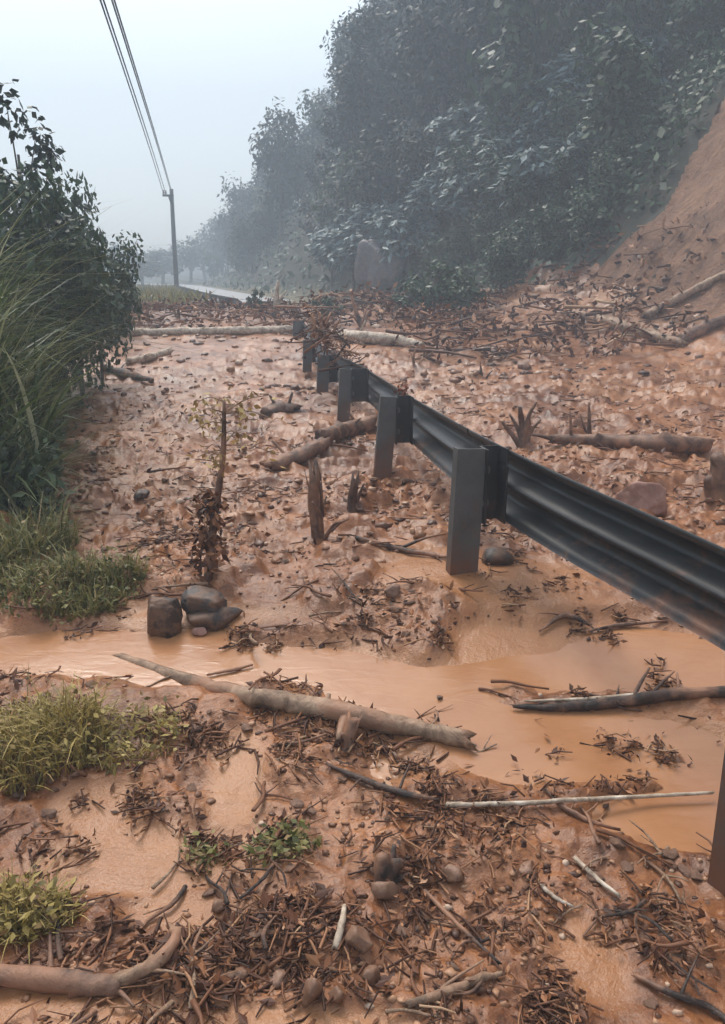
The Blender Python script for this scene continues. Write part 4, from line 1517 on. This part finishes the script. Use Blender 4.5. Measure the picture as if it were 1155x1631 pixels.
n = len(xv)
zv = height(xv, yv) + rg.uniform(0, 1, n) ** 1.4 * 1.1 * np.clip(.25 + 2.4 * fbm(xv * .8, yv * .8, 3, 95) + .3, 0, 1)
L = rg.uniform(.07, .19, n)
leaves(mb, np.stack([xv, yv, zv], 1), rg.normal(size=(n, 3)) * .6 + (-.5, -.4, .6), L, L * .5, .3, rg)
tag(mb.build('slope_undergrowth', LEAF_MID, None, False), 'dense green undergrowth low on the hillside left of the bare slope', 'undergrowth', kind='stuff')
for k, (u, v) in enumerate([(930, 395), (880, 420), (820, 440), (780, 410), (850, 380), (730, 425), (960, 345), (905, 350), (985, 300), (700, 440), (800, 465), (1000, 250)]):
    p = march(u, v, coarse)
    if p is None:
        continue
    g = hat(p[0], p[1])
    sc = .36 + .02 * (k % 4)
    plant(T_MID[k % 2], (p[0], p[1], g - .3), k * 1.1, sc, 'green bush, %s from the left in the row beside the bare slope' % ORD[sorted([700, 730, 780, 800, 820, 850, 880, 905, 930, 960, 985, 1000]).index(u)],
          'green bushes left of the bare slope')
# dark scraps of turf and root on the bare slope
mb = MB()
n = 6000
yv = rg.uniform(7, 20, n)
xv = rg.uniform(3.5, 15, n)
sv = hill_s(xv, yv)
ok = (sv > -.3) & (sv < 9) & slip_mask(xv, yv) & (fbm(xv * .9, yv * .9, 3, 97) > .0)
xv, yv = xv[ok], yv[ok]
n = len(xv)
L = rg.uniform(.06, .22, n)
leaves(mb, np.stack([xv, yv, height(xv, yv) + rg.uniform(0, .08, n)], 1), rg.normal(size=(n, 3)) * .5 + (-.6, -.4, .6), L, L * .4, .4, rg)
tag(mb.build('slope_debris', LITTER, None, False), 'dark scraps of turf and roots scattered over the bare landslide slope', 'debris', kind='stuff')
# pale broad-leaved shrubs
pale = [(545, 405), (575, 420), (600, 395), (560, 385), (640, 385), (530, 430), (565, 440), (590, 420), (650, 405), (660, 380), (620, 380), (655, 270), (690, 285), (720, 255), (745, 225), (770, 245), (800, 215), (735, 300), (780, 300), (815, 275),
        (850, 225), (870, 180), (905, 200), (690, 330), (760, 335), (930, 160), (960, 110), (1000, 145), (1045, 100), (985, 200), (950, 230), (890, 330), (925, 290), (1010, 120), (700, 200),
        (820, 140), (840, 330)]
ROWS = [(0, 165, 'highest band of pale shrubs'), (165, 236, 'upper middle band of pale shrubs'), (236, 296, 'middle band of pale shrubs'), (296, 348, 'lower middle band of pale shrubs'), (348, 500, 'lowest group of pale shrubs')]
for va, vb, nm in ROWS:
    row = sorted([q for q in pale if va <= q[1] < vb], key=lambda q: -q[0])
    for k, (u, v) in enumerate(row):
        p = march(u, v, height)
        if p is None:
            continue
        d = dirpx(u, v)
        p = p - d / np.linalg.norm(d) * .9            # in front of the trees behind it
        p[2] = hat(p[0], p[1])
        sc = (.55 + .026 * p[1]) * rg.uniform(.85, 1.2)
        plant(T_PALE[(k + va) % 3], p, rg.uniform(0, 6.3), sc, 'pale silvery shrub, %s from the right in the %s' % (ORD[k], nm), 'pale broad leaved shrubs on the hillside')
# skyline trees
for k, (u, v, Y, sc, lb) in enumerate([
        (588, 110, 33, 1.0, 'airy tree on the skyline with sky gaps, second from the top'), (648, 30, 33, 1.15, 'topmost airy tree on the hill skyline'),
        (545, 222, 34, .9, 'airy tree bulging from the skyline below the second gap'), (512, 325, 37, .8, 'lower skyline tree where the hill meets the far spur'),
        (568, 165, 34, .9, 'skyline tree between the two airy ones'), (405, 345, 62, 1.0, 'thin tree on the crest of the far spur'), (382, 335, 66, .9, 'leftmost spiky tree on the far spur crest')]):
    p = at_depth(u, v, Y)
    plant(T_AIRY[k % 3], (p[0], p[1], p[2] - 4.6 * sc), k * 1.3, sc, lb, None)
for k, (u, v, Y, sx, lb) in enumerate([(352, 345, 88, 1.0, 'round pale hazy tree beyond the far spur'), (300, 385, 84, 1.0, 'hazy tree directly behind the utility pole'),
                                       (255, 400, 80, 1.0, 'hazy tree left of the utility pole'), (325, 375, 95, 1.2, 'faint tree just right of the utility pole'),
                                       (225, 420, 70, .8, 'hazy low tree behind the left bush'), (190, 400, 75, 1.0, 'hazy tree mostly hidden by the left bush')]):
    p = at_depth(u, v, Y)
    g = hat(p[0], p[1])
    top_z = p[2] + 1.2
    plant(T_FAR[k % 2], (p[0], p[1], g - .3), k * 2.1, (sx, sx, max((top_z - g) / 6.8, .35)), lb)
# left bushes
for k, (u, v, Y, sc, pt, lb) in enumerate([
        (45, 240, 8.6, .72, B_BUSH[0], 'big dark leafy bush above the tall grass at the left edge'), (100, 272, 9.8, .62, B_BUSH[1], 'dark leafy bush right of the big left bush'),
        (135, 318, 11.5, .52, B_BUSH[0], 'smaller leafy bush at the right end of the left thicket'), (-25, 230, 8.0, .7, B_BUSH[1], 'leafy bush cut by the left edge'),
        (80, 262, 10.5, .6, B_BUSH[0], 'leafy bush rising behind the two front bushes'), (176, 392, 15, .36, B_BUSH[1], 'low leafy bush nearest the utility pole in the left thicket'),
        (18, 112, 8.8, .75, B_SPRIG[0], 'slender loose leaved tree rising at the left edge')]):
    p = at_depth(u, v, Y)
    g = hat(p[0], p[1])
    top_h = 2.55 if pt[0] == 'leafy_bush' else 4.05
    plant(pt, (p[0], p[1], g - .1), k * 1.7, (sc, sc, max((p[2] - g + .1) / top_h, .3)), lb)
# leafy bough torn off and lying on the mud, and dark shrubs at the hill foot
BOUGH = proto('fallen_bough', '', 'bough', 970, 900, .9, .55, .55, .16, LEAF_MID, .7, .05, clumps=12, cr=.4)
for k, (u, v, sc, lb) in enumerate([(690, 500, 1.0, 'torn off leafy bough lying at the foot of the hill'), (740, 505, .8, 'second leafy bough right of the torn off one'),
                                    (520, 512, .45, 'leafy tuft on the debris above the far posts'), (650, 505, .6, 'small leafy bough left of the torn off one')]):
    p = at(u, v)
    plant(BOUGH, p, k * 2.0, sc, lb)
p = at_depth(408, 478, 18)
plant(BOUGH, (p[0], p[1], hat(p[0], p[1])), 1.0, (.25, .25, .5), 'small dark leafy sprig on the far mud heap')

# ------------------------------------------------------------------ haze
hz_m = bpy.data.materials.new('haze')
hz_m.use_nodes = True
nt = hz_m.node_tree
nt.nodes.clear()
o_ = nt.nodes.new('ShaderNodeOutputMaterial')
pv = nt.nodes.new('ShaderNodeVolumePrincipled')
pv.inputs['Color'].default_value = (.70, .82, .94, 1)
pv.inputs['Density'].default_value = HAZE
nt.links.new(pv.outputs[0], o_.inputs['Volume'])
zb, zt, ex = float(GZ.min()) - 1.0, max(float(GZ.max()) + 9, 36.0), 178.0
v8 = np.array([(sx, sy, sz) for sx in (-ex, ex) for sy in (-ex, ex) for sz in (zb, zt)])
hz = MB().add(v8, [(0, 1, 3, 2), (4, 6, 7, 5), (0, 4, 5, 1), (2, 3, 7, 6), (0, 2, 6, 4), (1, 5, 7, 3)]).build('haze', hz_m, None, False)
tag(hz, 'pale bluish mist filling the valley', 'haze', kind='stuff')
print('GZ', GZ.min(), GZ.max(), 'slip', slip.tolist(), 'trees', len(placed))
